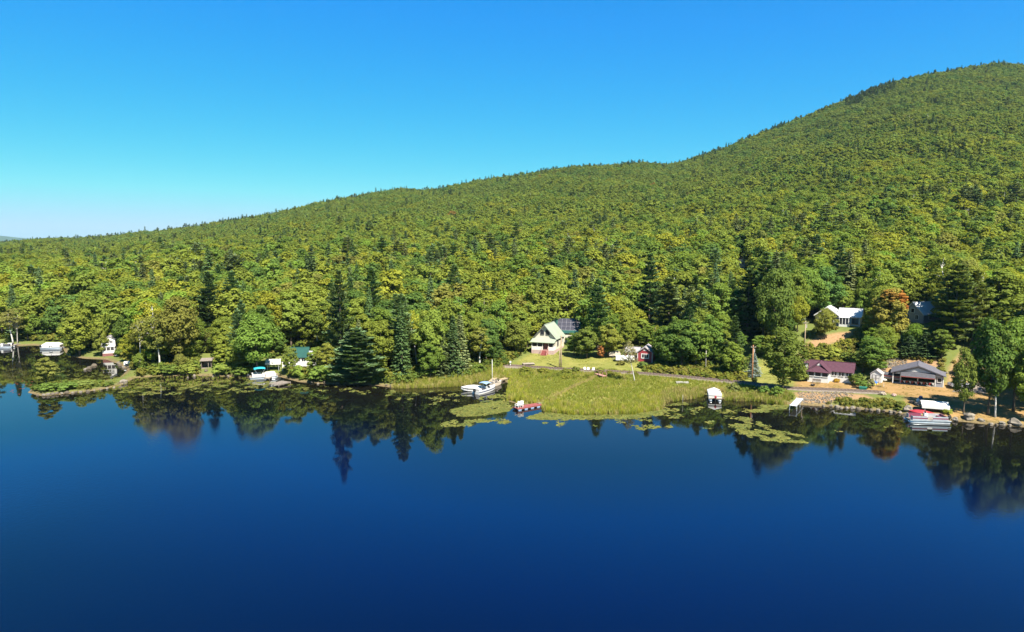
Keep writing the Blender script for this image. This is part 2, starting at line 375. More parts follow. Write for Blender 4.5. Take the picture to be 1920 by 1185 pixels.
def trunk_mb(h, r, lobes=(), bend=.3, top=.8, mb=None, mi=0, nlimb=7, n=7):
    mb = mb or MB(); a = R.uniform(0, 6.28)
    pts = [Vector((bend * math.sin(2.2 * t + a) * t, bend * math.cos(1.7 * t + a) * t, h * top * t)) for t in (0, .12, .3, .5, .75, 1)]
    pts[0].z = -.4
    mb.tube(pts, [r * 1.35, r, r * .85, r * .7, r * .42, r * .12], n, True, mi)
    for c, lr in list(lobes)[:: max(1, len(lobes) // nlimb)] if lobes else []:
        z = max(h * .18, min(c.z - .25 * (Vector((c.x, c.y, 0)).length) - .4, h * top * .9)); t = z / (h * top)
        s = Vector((bend * math.sin(2.2 * t + a) * t, bend * math.cos(1.7 * t + a) * t, z))
        mid = s.lerp(c, .55) + Vector((0, 0, .25)); mb.tube([s, mid, c], [r * .4 * (1 - t * .5), r * .26, r * .06], 5, False, mi)
    return mb
def spray(mb, p, d, ln, wd, lv, mi=0, roll=.5):
    d = Vector(d).normalized(); s = d.cross(Vector((0, 0, 1))); s = s.normalized() if s.length > .01 else Vector((1, 0, 0))
    s = (s + rdir() * roll).normalized(); p = Vector(p)
    mb.add([p - d * ln * .5, p + s * wd * .5, p + d * ln * .5, p - s * wd * .5], [(0, 1, 2, 3)], lv, mi)
def crown_spruce(h, r, z0, step, nb, per, size, mb=None, mi=0, power=.85):
    mb = mb or MB(); z = z0
    while z < h - .25:
        t = (z - z0) / (h - z0); L = r * (1 - t) ** power * R.uniform(.82, 1.12) + .15; a0 = R.uniform(0, 6.28)
        for k in range(nb):
            a = a0 + 6.2832 * k / nb + R.uniform(-.3, .3); l = L * R.uniform(.75, 1.15); tone = R.uniform(.25, .75)
            for q in range(max(2, int(per * (.35 + .65 * l / r)))):
                f = math.sqrt(R.uniform(.06, 1.0)); s = R.uniform(-.28, .28) * l * f
                p = Vector((math.cos(a) * l * f - math.sin(a) * s, math.sin(a) * l * f + math.cos(a) * s, z - .30 * l * f + .16 * l * f * f + R.uniform(-.12, .12)))
                spray(mb, p, (math.cos(a + s * .4), math.sin(a + s * .4), -.15 + R.uniform(-.3, .3)), size * R.uniform(.8, 1.4), size * .6, min(1, max(0, tone + R.uniform(-.25, .25))), mi, .45)
        z += step * R.uniform(.8, 1.2) * (1 - .45 * t)
    for _ in range(max(3, per // 2)): spray(mb, (0, 0, h - R.uniform(0, .7)), (R.uniform(-.3, .3), R.uniform(-.3, .3), 1), size * .9, size * .35, .5, mi)
    return mb
def crown_pine(h, r, z0, step, nb, per, size, mb=None, mi=0):
    """white pine: separate flat plumes on rising limbs, gaps between the tiers"""
    mb = mb or MB(); z = z0; limbs = []
    while z < h - .4:
        t = (z - z0) / (h - z0); L = r * (min(1, .62 + 1.3 * t) if t < .3 else (1 - (t - .3) / .7) ** .75 * 1.0) * R.uniform(.8, 1.15) + .35; a0 = R.uniform(0, 6.28)
        for k in range(nb):
            if R.random() < .1: continue
            a = a0 + 6.2832 * k / nb + R.uniform(-.4, .4); l = L * R.uniform(.6, 1.2); tone = R.uniform(.2, .8); up = R.uniform(.05, .28)
            limbs.append(((0, 0, z), (math.cos(a) * l * .8, math.sin(a) * l * .8, z + up * l * .8)))
            for q in range(max(4, int(per * (.3 + .7 * l / r)))):
                f = R.uniform(.22, 1.0) ** .8; s = R.uniform(-.30, .30) * l * (1.15 - f * .55)
                zz = z + up * l * f + R.uniform(-.14, .30) * (1.2 - f * .5)
                p = Vector((math.cos(a) * l * f - math.sin(a) * s, math.sin(a) * l * f + math.cos(a) * s, zz))
                spray(mb, p, (math.cos(a) * .8 + R.uniform(-.5, .5), math.sin(a) * .8 + R.uniform(-.5, .5), .35 + R.uniform(-.3, .5)), size * R.uniform(.7, 1.3), size * .62, min(1, max(0, tone + R.uniform(-.25, .25))), mi, .5)
        z += step * R.uniform(.75, 1.25) * (1 - .4 * t)
    for _ in range(10): spray(mb, (R.uniform(-.3, .3), R.uniform(-.3, .3), h - R.uniform(0, .9)), (R.uniform(-.4, .4), R.uniform(-.4, .4), 1), size, size * .5, .6, mi)
    return mb, limbs
FORM = {}          # form name -> list of (trunk mesh, crown mesh, nominal height, nominal radius)
def reg(form, tm, cm, h, r): FORM.setdefault(form, []).append((tm, cm, h, r))
for k, (rad, z0, nl, h) in enumerate([(3.7, 1.2, 34, 14), (3.2, 1.6, 30, 14), (4.3, 1.8, 36, 14), (3.0, 1.0, 30, 14), (3.9, 2.4, 32, 14), (3.4, .8, 34, 14)]):
    cb, lb = crown_leafy(h, z0, rad, nl + 12, 260, .44)
    reg('leafy', trunk_mb(h, .2, lb).mesh('trunk', 'bark', True), cb.mesh('leafy_crown', 'leaf', False, True), h, rad)
for k, (rad, z0) in enumerate([(2.5, 4.2), (2.9, 5.0), (2.2, 3.6)]):
    cb, lb = crown_leafy(14, z0, rad, 30, 110, .36)
    reg('birch', trunk_mb(14, .15, lb, .7, .85, nlimb=10).mesh('trunk', 'birch_bark', True), cb.mesh('birch_crown', 'leaf', False, True), 14, rad)
for k in range(4):
    h = 15; cb = crown_spruce(h, 2.3 + .25 * k, 1.0, .62, 8, 17, .62)
    reg('spruce', trunk_mb(h, .17, (), .05, .97).mesh('trunk', 'bark', True), cb.mesh('spruce_crown', 'needle', False, True), h, 2.3 + .25 * k)
for k in range(4):
    h = 20; cb, lm = crown_pine(h, 4.0 + .3 * k, (2.4, 3.4, .8, 4.0)[k], 1.3, 7, 78, .8)
    t = trunk_mb(h, .28, (), .2, .97)
    for p0, p1 in lm: t.tube([p0, p1], [.07, .02], 4, False)
    reg('pine', t.mesh('trunk', 'bark', True), cb.mesh('pine_crown', 'needle', False, True), h, 4.0 + .3 * k)
for k in range(3):   # broad low shrub
    cb, lb = crown_leafy(2.4, .05, 1.5, 16, 95, .36, flat_=.9)
    reg('shrub', trunk_mb(2.4, .05, lb, .1, .6, nlimb=5, n=5).mesh('stems', 'bark', True), cb.mesh('shrub_crown', 'leaf', False, True), 2.4, 1.5)
# coarse one-mesh forms for the far woods
hid = bpy.data.collections.new('forest_forms')
def far_form(name, mb, mats):
    o = bpy.data.objects.new(name, mb.mesh(name, mats, False, True)); hid.objects.link(o)
NEARLEAF = 6
for k in range(6):
    rad = 3.0 + .25 * k; mb, lb = crown_leafy(14, 1.6 + (k % 3) * .6, rad, 30, 105, .66); trunk_mb(14, .2, lb, .3, .8, mb, 1, 4, 5); far_form('f%02d' % k, mb, ['leaf', 'bark'])
for k in range(4):
    rad = 3.0 + .35 * k; mb, lb = crown_leafy(14, 1.6, rad, 20, 62, 1.05); far_form('f%02d' % (6 + k), mb, ['leaf', 'bark'])
for k in range(3):
    mb = crown_spruce(15, 2.4 + .2 * k, 1.2, .8, 7, 13, .8); trunk_mb(15, .17, (), .05, .95, mb, 1, n=5); far_form('f%02d' % (10 + k), mb, ['needle', 'bark'])
for k in range(3):
    mb, lm = crown_pine(18, 3.8, 4.0, 1.6, 6, 40, .9); trunk_mb(18, .26, (), .2, .97, mb, 1, n=5); far_form('f%02d' % (13 + k), mb, ['needle', 'bark'])
mb, lb = crown_leafy(14, 4.0, 2.6, 16, 16, .9); trunk_mb(14, .2, lb, .6, .9, mb, 1, 8, 5); far_form('f16', mb, ['leaf', 'birch_bark'])
mb = trunk_mb(11, .2, [(Vector((R.uniform(-2, 2), R.uniform(-2, 2), R.uniform(5, 11))), 1) for _ in range(14)], .5, .95, None, 0, 14, 5); far_form('f17', mb, ['dead_wood'])

def scatter(name, pts, scl, rot, idx_, colr, coll, label=None, cat=None, parent=None):
    me = bpy.data.meshes.new(name); me.from_pydata([tuple(p) for p in pts], [], [])
    n = len(pts)
    for nm, ty, arr, key in (('scl', 'FLOAT_VECTOR', scl, 'vector'), ('rot', 'FLOAT_VECTOR', rot, 'vector'), ('tcol', 'FLOAT_VECTOR', colr, 'vector')):
        a = me.attributes.new(nm, ty, 'POINT'); a.data.foreach_set(key, np.asarray(arr, np.float32).ravel())
    a = me.attributes.new('idx', 'INT', 'POINT'); a.data.foreach_set('value', np.asarray(idx_, np.int32))
    o = obj(name, me, parent); structure(o, 'stuff')
    if label: tag(o, label, cat)
    ng = bpy.data.node_groups.new(name + '_scatter', 'GeometryNodeTree')
    ng.interface.new_socket('Geometry', in_out='INPUT', socket_type='NodeSocketGeometry'); ng.interface.new_socket('Geometry', in_out='OUTPUT', socket_type='NodeSocketGeometry')
    N = ng.nodes; gi = N.new('NodeGroupInput'); go = N.new('NodeGroupOutput'); ci = N.new('GeometryNodeCollectionInfo'); ip = N.new('GeometryNodeInstanceOnPoints')
    ci.inputs['Collection'].default_value = coll; ci.inputs['Separate Children'].default_value = True; ci.inputs['Reset Children'].default_value = True
    ip.inputs['Pick Instance'].default_value = True
    def na(nm, ty):
        q = N.new('GeometryNodeInputNamedAttribute'); q.data_type = ty; q.inputs['Name'].default_value = nm; return q.outputs['Attribute']
    L = ng.links
    L.new(gi.outputs[0], ip.inputs['Points']); L.new(ci.outputs[0], ip.inputs['Instance']); L.new(na('idx', 'INT'), ip.inputs['Instance Index'])
    L.new(na('rot', 'FLOAT_VECTOR'), ip.inputs['Rotation']); L.new(na('scl', 'FLOAT_VECTOR'), ip.inputs['Scale']); L.new(ip.outputs[0], go.inputs[0])
    md = o.modifiers.new('scatter', 'NODES'); md.node_group = ng
    return o

# ------------------------------------------------------------------ the woods: where trees stand
CLEAR = [np.array([hit(*p)[:2] for p in poly]) for poly in (
  [(730, 733), (735, 724), (860, 710), (925, 696), (945, 686), (983, 664), (998, 654), (1064, 654), (1082, 668), (1140, 667), (1150, 658), (1226, 660), (1240, 690), (1310, 694), (1385, 700),
   (1402, 690), (1430, 666), (1448, 688), (1498, 700), (1496, 660), (1512, 622), (1570, 606), (1618, 606), (1612, 640), (1596, 690), (1640, 690), (1690, 666), (1772, 666), (1815, 655), (1828, 638), (1850, 638), (1856, 690),
   (1960, 722), (1960, 840), (1300, 840), (940, 840), (730, 750)],
  [(40, 748), (60, 700), (180, 694), (215, 690), (245, 690), (262, 706), (240, 740)],
  [(140, 680), (140, 660), (185, 656), (222, 650), (232, 672), (250, 686), (220, 690)],
  [(-60, 655), (-60, 636), (120, 640), (125, 655)],
  [(372, 696), (372, 664), (402, 664), (402, 696)], [(470, 716), (480, 680), (520, 670), (540, 652), (606, 652), (606, 692), (545, 704), (545, 720)])]
def box_at(px0, px1, py, z, dep): return (px0, px1, py, z, dep)
# spans of the picture that stay open in front of something: x0, x1, y0, y1, its distance
KEEP = [(992, 1066, 602, 668, 158), (1028, 1088, 595, 630, 187), (1142, 1226, 644, 684, 158), (1512, 1600, 670, 720, 138), (1630, 1660, 686, 720, 136), (1674, 1770, 670, 726, 134),
        (1523, 1612, 576, 618, 172), (1692, 1745, 560, 596, 176), (1386, 1395, 484, 498, 300), (192, 218, 630, 670, 176), (117, 139, 577, 597, 205), (376, 398, 668, 694, 164), (536, 602, 654, 684, 168),
        (472, 530, 674, 716, 158), (1505, 1512, 600, 660, 162), (1404, 1414, 638, 715, 140), (1822, 1848, 640, 668, 165)]
def ptxy_(px, metres_off): return ((px - 960) / F * (metres_off * cp + 25 * sp), metres_off)
def blocked(x, y, z, h, r):
    ax, ay = proj(x, y, z + h); bx, by = proj(x, y, z + h * .12)
    w = F * r / y
    for x0, x1, y0, y1, dep in KEEP:
        if y < dep + 1 and ax + w > x0 and ax - w < x1 and ay < y1 and by > y0: return True
    return False
PAL = {'olive-green': (.130, .160, .027), 'yellow-green': (.162, .178, .024), 'mid-green': (.098, .145, .026), 'dark green': (.068, .112, .026), 'brownish-olive': (.140, .146, .034), 'bright green': (.125, .185, .026)}
PINEC = {'blue-green': (.095, .148, .064), 'dark green': (.072, .120, .042), 'grey-green': (.130, .160, .070)}
FOOT = [(*ptxy_(1060, 192.0), 7.0), (*ptxy_(1708, 174.0), 6.0), (*hit(1391, 500, 1.0)[:2], 4.0), (*hit(128, 597, 1.0)[:2], 4.5), (*hit(1578, 610)[:2], 7.0), (*hit(566, 688)[:2], 5.5), (*hit(204, 666)[:2], 4.0)]

# ------------------------------------------------------------------ single trees that stand out: form, base px, base py, top py, half width px, colour, label, lean, form index
HEROES = [
 ('leafy', 1467, 733, 616, 40, (.082, .108, .021), 'large dense round tree casting shade at the lakeside beside the white dock', (0, 0), 0),
 ('birch', 1190, 716, 634, 17, (.15, .14, .06), 'leaning white-trunked birch with thin crown at the edge of the marsh', (.02, -.22), 1),
 ('leafy', 1664, 648, 530, 34, (.175, .160, .034), 'maple turning orange at its top between the two hillside houses', (0, 0), 3),
 ('pine', 1786, 655, 494, 42, (.095, .130, .040), 'tall broad white pine standing before the grey hillside house', (0, 0), 0),
 ('pine', 1822, 648, 505, 26, (.115, .138, .036), 'slimmer yellow-green pine beside the tall broad white pine', (0, 0), 3),
 ('pine', 1430, 640, 474, 30, (.055, .092, .036), 'very tall dark pine in the clump above the blue spruce', (0, 0), 1),
 ('pine', 1400, 640, 500, 30, (.050, .085, .034), 'dark spreading pine in the clump above the blue spruce', (0, 0), 2),
 ('leafy', 1452, 660, 490, 36, (.085, .120, .026), 'tall full broadleaf beside the dark pine clump', (0, 0), 2),
 ('pine', 1216, 625, 477, 24, (.048, .085, .034), 'tall dark narrow pine behind the red cottage', (0, 0), 1),
 ('pine', 1252, 640, 520, 34, (.105, .135, .050), 'pale feathery pine right of the tall dark narrow pine', (0, 0), 0),
 ('pine', 670, 718, 612, 52, (.095, .150, .068), 'broad blue-green pine sweeping down to the water', (0, 0), 2),
 ('pine', 640, 700, 508, 26, (.070, .100, .036), 'very tall pine rising behind the broad shore pine', (0, 0), 1),
 ('spruce', 828, 708, 612, 20, (.080, .105, .040), 'grey-green spruce at the shore behind the marsh grass', (0, 0), 1),
 ('spruce', 850, 706, 590, 22, (.060, .096, .036), 'dark spruce next to the grey-green shore spruce', (0, 0), 2),
 ('spruce', 1412, 706, 662, 15, (.16, .20, .19), 'small blue spruce beside the orange-brown pole', (0, 0), 0),
 ('pine', 395, 640, 508, 24, (.055, .090, .036), 'dark pine standing clear above the woods behind the open shed', (0, 0), 3),
 ('leafy', 88, 722, 668, 20, (.150, .160, .038), 'small yellow-green tree alone on the tip of the spit', (0, 0), 1),
 ('leafy', 150, 667, 572, 30, (.150, .175, .028), 'bright leafy tree overhanging the water beside the far dock', (0, 0), 5),
 ('leafy', 482, 702, 586, 42, (.105, .165, .030), 'big bright green maple leaning over the turquoise pontoon boat', (0, 0), 4),
 ('leafy', 1806, 777, 652, 23, (.115, .145, .030), 'slender shore tree with pale trunk beside the big boulder', (0, 0), 4),
 ('leafy', 1852, 778, 596, 38, (.070, .115, .024), 'dark tall shade tree by the water near the parked car', (0, 0), 4),
 ('leafy', 1900, 772, 580, 44, (.095, .145, .026), 'biggest shade tree with spreading crown over the shaded bank', (0, 0), 2),
 ('birch', 1866, 783, 610, 26, (.09, .13, .028), 'white-trunked birch among the shade trees at the water', (0, 0), 0),
 ('leafy', 1940, 790, 632, 38, (.13, .175, .028), 'bright leafy tree at the end of the shaded bank', (0, 0), 0),
 ('leafy', 1640, 700, 632, 32, (.085, .135, .026), 'mid-sized dark green tree behind the garden shed', (0, 0), 0),
 ('leafy', 1618, 698, 648, 22, (.100, .135, .028), 'rounded green tree behind the purple-roofed cottage end', (0, 0), 1),
 ('spruce', 1705, 668, 628, 22, (.055, .092, .034), 'bushy dark conifer behind the boathouse roof', (0, 0), 3),
 ('spruce', 1735, 668, 622, 24, (.058, .096, .034), 'wider bushy dark conifer behind the boathouse ridge', (0, 0), 3),
 ('leafy', 1765, 672, 615, 22, (.105, .145, .028), 'green tree at the edge of the dug bank', (0, 0), 1),
 ('leafy', 1546, 636, 578, 20, (.150, .160, .032), 'thin golden-green tree on the bare slope before the hillside house', (0, 0), 4),
 ('leafy', 1278, 693, 598, 36, (.070, .115, .024), 'dark rounded maple right of the red cottage', (0, 0), 0),
 ('leafy', 1250, 690, 612, 22, (.075, .120, .024), 'dark maple standing close against the red cottage', (0, 0), 5),
 ('leafy', 1304, 690, 602, 28, (.110, .160, .028), 'lighter green maple beyond the dark rounded maple', (0, 0), 1),
 ('leafy', 1372, 704, 640, 22, (.120, .160, .026), 'yellow-green bushy tree at the edge of the brush', (0, 0), 5),
 ('leafy', 1100, 672, 612, 26, (.110, .140, .028), 'leafy tree standing close to the cream house side wall', (0, 0), 5),
 ('leafy', 1076, 667, 620, 15, (.080, .122, .026), 'dark leafy tree touching the corner of the cream house', (0, 0), 3),
 ('leafy', 1140, 670, 606, 26, (.150, .165, .030), 'yellow-green tree at the back of the lawn', (0, 0), 5),
 ('leafy', 1127, 672, 644, 8, (.30, .14, .05), 'small rust-brown tree at the back of the lawn', (0, 0), 3),
 ('leafy', 545, 702, 648, 16, (.120, .150, .03), 'small olive tree before the deck of the green-roofed shore cottage', (0, 0), 5),
 ('leafy', 592, 702, 646, 18, (.125, .165, .03), 'small bright tree before the wing of the green-roofed shore cottage', (0, 0), 3),
 ('leafy', 612, 706, 640, 20, (.15, .16, .03), 'yellowish tree between the shore cottage and the broad shore pine', (0, 0), 1),
 ('leafy', 190, 668, 610, 14, (.13, .15, .03), 'slim tree close beside the white two-storey camp', (0, 0), 3),
 ('leafy', 965, 668, 600, 26, (.120, .140, .028), 'olive tree at the woods edge by the cream house lawn', (0, 0), 4),
 ('birch', 900, 690, 610, 22, (.150, .160, .032), 'pale birch at the woods edge above the flagpole', (0, 0), 2),
 ('birch', 25, 646, 575, 22, (.14, .14, .04), 'pale birch on the far shore behind the long thin dock', (0, 0), 0),
 ('birch', 262, 690, 585, 24, (.14, .145, .034), 'birch with bare white trunk leaning over the rubble bank', (0, .1), 1),
 ('birch', 300, 694, 590, 24, (.13, .145, .034), 'white-trunked birch on the shore between the camp and the open shed', (0, -.08), 2),
]
HSPEC = []
for form, bx, by, ty, hw, col, lb, lean, var in HEROES:
    p = hit(bx, by) if by < 760 or bx > 1700 else hit(bx, by); p.z = max(p.z, .1); d = ray(bx, ty); h = CAMH + d.z * p.y / d.y - p.z; fw = p.y * cp + (CAMH - p.z - h / 2) * sp
    HSPEC.append((form, p, h, hw * fw / F, col, lb, lean, var))
    if by < 700: KEEP.append((bx - hw * .7, bx + hw * .7, ty, ty + (by - ty) * .6, p.y - .5))
HXY = np.array([(s[1].x, s[1].y) for s in HSPEC])
sx, sy = [], []
y = 116.0
while y < 1075:
    st = 4.2 if y < 330 else 4.15
    k_ = 1.25 if y < 330 else .93; xs = np.arange(-k_ * y - 20, k_ * y + 20, st); xs = xs + rng.uniform(-.45, .45, xs.shape) * st
    sx.append(xs); sy.append(np.full(xs.shape, y) + rng.uniform(-.45, .45, xs.shape) * st); y += st * .93
y = 1080.0
while y < 2400:      # the low country beyond the end of the ridge
    st = 9.0 + (y - 1080) * .004; xs = np.arange(-.98 * y, -.26 * y, st); xs = xs + rng.uniform(-.45, .45, xs.shape) * st
    sx.append(xs); sy.append(np.full(xs.shape, y) + rng.uniform(-.45, .45, xs.shape) * st); y += st
sx = np.concatenate(sx); sy = np.concatenate(sy)
sd = sdf(sx, sy); ok = sd > 1.6
sx, sy, sd = sx[ok], sy[ok], sd[ok]
bad = np.zeros(sx.shape, bool); nr = sy < 260
for poly in CLEAR: bad[nr] |= inside(sx[nr], sy[nr], poly)
sx, sy, sd = sx[~bad], sy[~bad], sd[~bad]
nearh = np.zeros(sx.shape, bool); q_ = sy < 230
for fx, fy, fr in FOOT: nearh |= (sx - fx) ** 2 + (sy - fy) ** 2 < fr * fr
nearh[q_] |= (((sx[q_][:, None] - HXY[None, :, 0]) ** 2 + (sy[q_][:, None] - HXY[None, :, 1]) ** 2).min(1) < 4.0)
sx, sy, sd = sx[~nearh], sy[~nearh], sd[~nearh]
sz = terrain(sx, sy, sd)
con_n = sines(sx, sy, 95, 21) + .35 * sines(sx, sy, 30, 22)
tone_n = sines(sx, sy, 70, 31) + .5 * sines(sx, sy, 25, 32)
N_ = len(sx); rr = rng.uniform(0, 1, N_); hr = rng.normal(0, 1, N_); ro = rng.uniform(0, 6.283, N_); r2 = rng.uniform(0, 1, N_); r3 = rng.uniform(0, 1, N_)
pc = np.interp(con_n, [-.5, .1, .35, .7], [.015, .04, .18, .45]) * np.interp(sy, [120, 350, 600, 1000], [1.1, .8, .25, .15])
u_ = sx / sy
pc = np.where((u_ < -.35) & (sy < 190), pc * .5, pc)
pc = np.where((u_ > -.34) & (u_ < -.08) & (sy < 330) & (sy > 170), np.maximum(pc, .11), pc)
con = rr < pc
ridge = ((sy > 940) & (rr < .16)) | ((sy > 900) & (u_ > .475) & (u_ < .545) & (rr < .7)) | ((sy > 930) & (u_ > .37) & (u_ < .39) & (rr < .7))
con |= ridge
hk = np.interp(sy, [250, 550], [1.0, .6]); hh = np.where(con, 14.5 + 2.6 * hr * hk, 12.0 + 2.3 * hr * hk) + np.interp(sy, [300, 650], [0, -3.4])
hh = np.clip(hh, 6.5, 21); hh = np.where((sd < 5) & ~con, hh * .8, hh)
LANDMARKS = [('the cream house', hit(1028, 663)), ('the red cottage', hit(1205, 678)), ('the purple-roofed cottage', hit(1550, 716)), ('the grey roofed boathouse', hit(1722, 720)),
  ('the white hillside house', hit(1575, 612)), ('the grey hillside house', hit(1720, 600)), ('the white two-storey camp', hit(205, 667)), ('the weathered open shed', hit(386, 690)),
  ('the green-roofed white cottage', hit(565, 690)), ('the moored white motorboats', hit(898, 728)), ('the far dock', hit(100, 648)), ('the spit of rocks', hit(260, 705))]
CNT = {}
def label_for(kind, colour, h, x, y, hmid):
    lm, p = min(LANDMARKS, key=lambda q: (q[1].x - x) ** 2 + (q[1].y - y) ** 2)
    dist = math.hypot(p.x - x, p.y - y); size = 'tall' if h > hmid * 1.13 else 'small' if h < hmid * .87 else 'mid-sized'
    if dist > 30: rel = 'well behind' if y > p.y + 12 else 'some way from'
    elif y > p.y + 4: rel = 'in woods behind'
    else: rel = 'before' if y < p.y - 5 else 'close beside'
    return f'{size} {colour} {kind} {rel} {lm}', (kind + ('es' if kind.endswith('birch') else 's') + ' around ' + lm)
def plant(form, x, y, z, h, w, rotz, col, name, label, cat, group, var=None, lean=(0, 0)):
    fs = FORM[form]; tm, cm, fh, fr = fs[R.randrange(len(fs)) if var is None else var % len(fs)]
    t = thing(name, label, cat, (x, y, z), 0, group); t.rotation_euler = (lean[0], lean[1], rotz); t.scale = (w / fr, w / fr, h / fh)
    obj('stems' if form == 'shrub' else 'trunk', tm, t)
    c = obj('crown', cm, t); c['tcol'] = [float(q) * 1.25 for q in col]
    return t
def jit(col, s=.11):
    k = 1 + R.gauss(0, s); g = R.gauss(0, .05)
    return (max(.01, col[0] * k * (1 + g)), max(.01, col[1] * k), max(.006, col[2] * k * (1 - g)))
fp, fsx, frot, fidx, fcol = [], [], [], [], []
order = np.argsort(sy); nleaf = ncon = 0
NAMES = list(PAL)
for i in order:
    x, y, z, h = sx[i], sy[i], sz[i], hh[i]
    px, py = proj(x, y, z + h * .6)
    inview = 4 < px < 1916
    isc = con[i]
    wr = (h * (.17 if isc else .275)) * (.85 + .35 * r2[i])
    if y < 330:
        if blocked(x, y, z, h, wr): 
            h *= .5; wr *= .6
            if isc or blocked(x, y, z, h, wr): continue
    if isc:
        cname = ('dark green', 'blue-green', 'grey-green')[int(r3[i] * 3)]; col = PINEC[cname]
    else:
        q = tone_n[i] * .5 + (r3[i] - .5) * (1.3 if y < 300 else 1.3 - .8 * min(1, (y - 300) / 250))
        cname = 'dark green' if q < -.58 else 'mid-green' if q < -.22 else 'olive-green' if q < .36 else 'yellow-green' if q < .62 else 'brownish-olive' if r2[i] < .55 else 'bright green'
        col = PAL[cname]
    col = jit(col)
    if inview and y < 300 and isc and ncon < 110:
        ncon += 1; form = 'pine' if r2[i] < .5 else 'spruce'; kd = form + ' tree'
        lb, gr = label_for(kd, cname, h, x, y, 14.5)
        plant(form, x, y, z, h, h * (.19 if form == 'pine' else .155) * (.85 + .3 * r3[i]), ro[i], col, form + '_tree', lb, 'tree', gr); continue
    if inview and not isc and nleaf < 245:
        nleaf += 1
        if r2[i] < .09 and y < 220: lb, gr = label_for('white-trunked birch', cname, h, x, y, 12); plant('birch', x, y, z, h, wr * .85, ro[i], col, 'birch_tree', lb, 'tree', gr, None, (R.uniform(-.1, .1), R.uniform(-.1, .1)))
        else: lb, gr = label_for('leafy tree', cname, h, x, y, 12); plant('leafy', x, y, z, h, wr, ro[i], col, 'leafy_tree', lb, 'tree', gr)
        continue
    if isc:
        k = (10 if r2[i] < .55 else 13) + int(r3[i] * 2.99); s = h / (15 if k < 13 else 18); w = s * (.9 + .3 * r3[i])
    else:
        k = int(r2[i] * 5.99) if y < 480 else 6 + int(r2[i] * 3.99)
        if rr[i] > .975 and y < 700: k = 16
        elif rr[i] > .964 and y < 420: k = 17
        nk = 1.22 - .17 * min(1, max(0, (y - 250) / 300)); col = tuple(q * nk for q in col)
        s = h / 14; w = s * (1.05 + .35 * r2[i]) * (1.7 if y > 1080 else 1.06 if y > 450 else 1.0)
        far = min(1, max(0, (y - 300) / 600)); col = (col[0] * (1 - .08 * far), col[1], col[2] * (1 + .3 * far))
        if r3[i] > .9992: col = (.19, .12, .035)
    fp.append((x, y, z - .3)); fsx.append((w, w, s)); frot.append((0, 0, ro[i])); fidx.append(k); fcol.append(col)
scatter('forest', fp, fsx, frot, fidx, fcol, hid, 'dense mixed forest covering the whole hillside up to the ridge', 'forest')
print('FOREST', len(fp), nleaf, ncon)

for form, p, h, w, col, lb, lean, var in HSPEC:
    t = plant(form, p.x, p.y, p.z, h, w, R.uniform(0, 6.28) if lean == (0, 0) else 0, col, {'leafy': 'leafy_tree', 'birch': 'birch_tree', 'pine': 'pine_tree', 'spruce': 'spruce_tree'}[form], lb, 'tree', None, var, lean)
    if 'turning orange' in lb:
        t.rotation_euler.z = 0
        for (ox, oy, oz, sc_, cc) in ((.9, -.6, 9.6, .50, (.44, .21, .055)), (-.6, -.9, 10.2, .42, (.36, .23, .055)), (1.7, -.3, 7.9, .36, (.46, .19, .05))):
            c = obj('autumn_foliage', FORM['leafy'][1][1], t, 'orange leaves at the top of the crown'); c.scale = (sc_, sc_, sc_ * .62); c.location = (ox, oy, oz - 4.0 * sc_ * .62); c['tcol'] = list(cc)
# dead trees
for k, (px, py, top, lb) in enumerate([(33, 645, 588, 'bare grey dead tree on the far shore above the long dock'), (1517, 560, 503, 'pale dead tree standing in the woods above the hillside house'), (842, 640, 580, 'grey dead tree among the trees above the moored motorboats'), (905, 650, 560, 'forked dead tree in the woods left of the cream house'), (1905, 660, 590, 'white dead limbs standing among the shade trees')]):
    p = hit(px, py); d = ray(px, top); h = CAMH + d.z * p.y / d.y - p.z
    br = [(Vector((R.uniform(-1.6, 1.6), R.uniform(-1.6, 1.6), h * R.uniform(.5, 1.0))), 1) for _ in range(14)]
    t = thing('dead_tree', lb, 'tree', p); trunk_mb(h, .14, (), .5, 1.0).build('trunk', 'dead_wood', t, True)
    mb = MB()
    for q, _ in br:
        s = Vector((0, 0, q.z * R.uniform(.55, .8))); mb.tube([s, s.lerp(q, .5) + Vector((0, 0, .2)), q], [.06, .04, .012], 4, False)
    mb.build('branches', 'dead_wood', t)
# ------------------------------------------------------------------ building helpers (local frame: front looks along -y)
mat('white_paint', (.50, .49, .475), .55, .3, .06, 2.0); mat('cream_paint', (.45, .41, .335), .6, .3, .06, 2.0); mat('pink_skirt', (.33, .24, .22), .7, .2, .12, 2.0)
mat('pale_green_metal', (.215, .245, .19), .45, .4, .06, .6); mat('teal_metal', (.012, .052, .042), .4, .4, .12, .8); mat('purple_shingle', (.060, .024, .036), .8, .2, .18, 2.5)
mat('grey_shingle', (.085, .083, .10), .85, .2, .2, 2.0); mat('light_grey_shingle', (.23, .215, .22), .85, .2, .15, 2.0); mat('red_siding', (.20, .028, .034), .65, .3, .15, 2.5)
mat('dark_glass', (.02, .022, .03), .12, .6); mat('screen', (.035, .032, .034), .5, .2, .2, 1.5); mat('dark_trim', (.09, .09, .085), .6, .3); mat('red_stain', (.20, .055, .05), .65, .3, .15, 3)
mat('grey_siding', (.22, .22, .245), .65, .3, .08, 2.0); mat('white_metal', (.44, .45, .465), .35, .5, .05, .8); mat('weathered_wood', (.16, .135, .115), .85, .2, .3, 3); mat('new_wood', (.30, .225, .13), .8, .2, .2, 3)
mat('dock_wood', (.24, .205, .165), .85, .2, .25, 2.5); mat('pole_wood', (.26, .20, .13), .85, .2, .25, 1.5); mat('pole_orange', (.25, .125, .06), .85, .2, .2, 1.5)
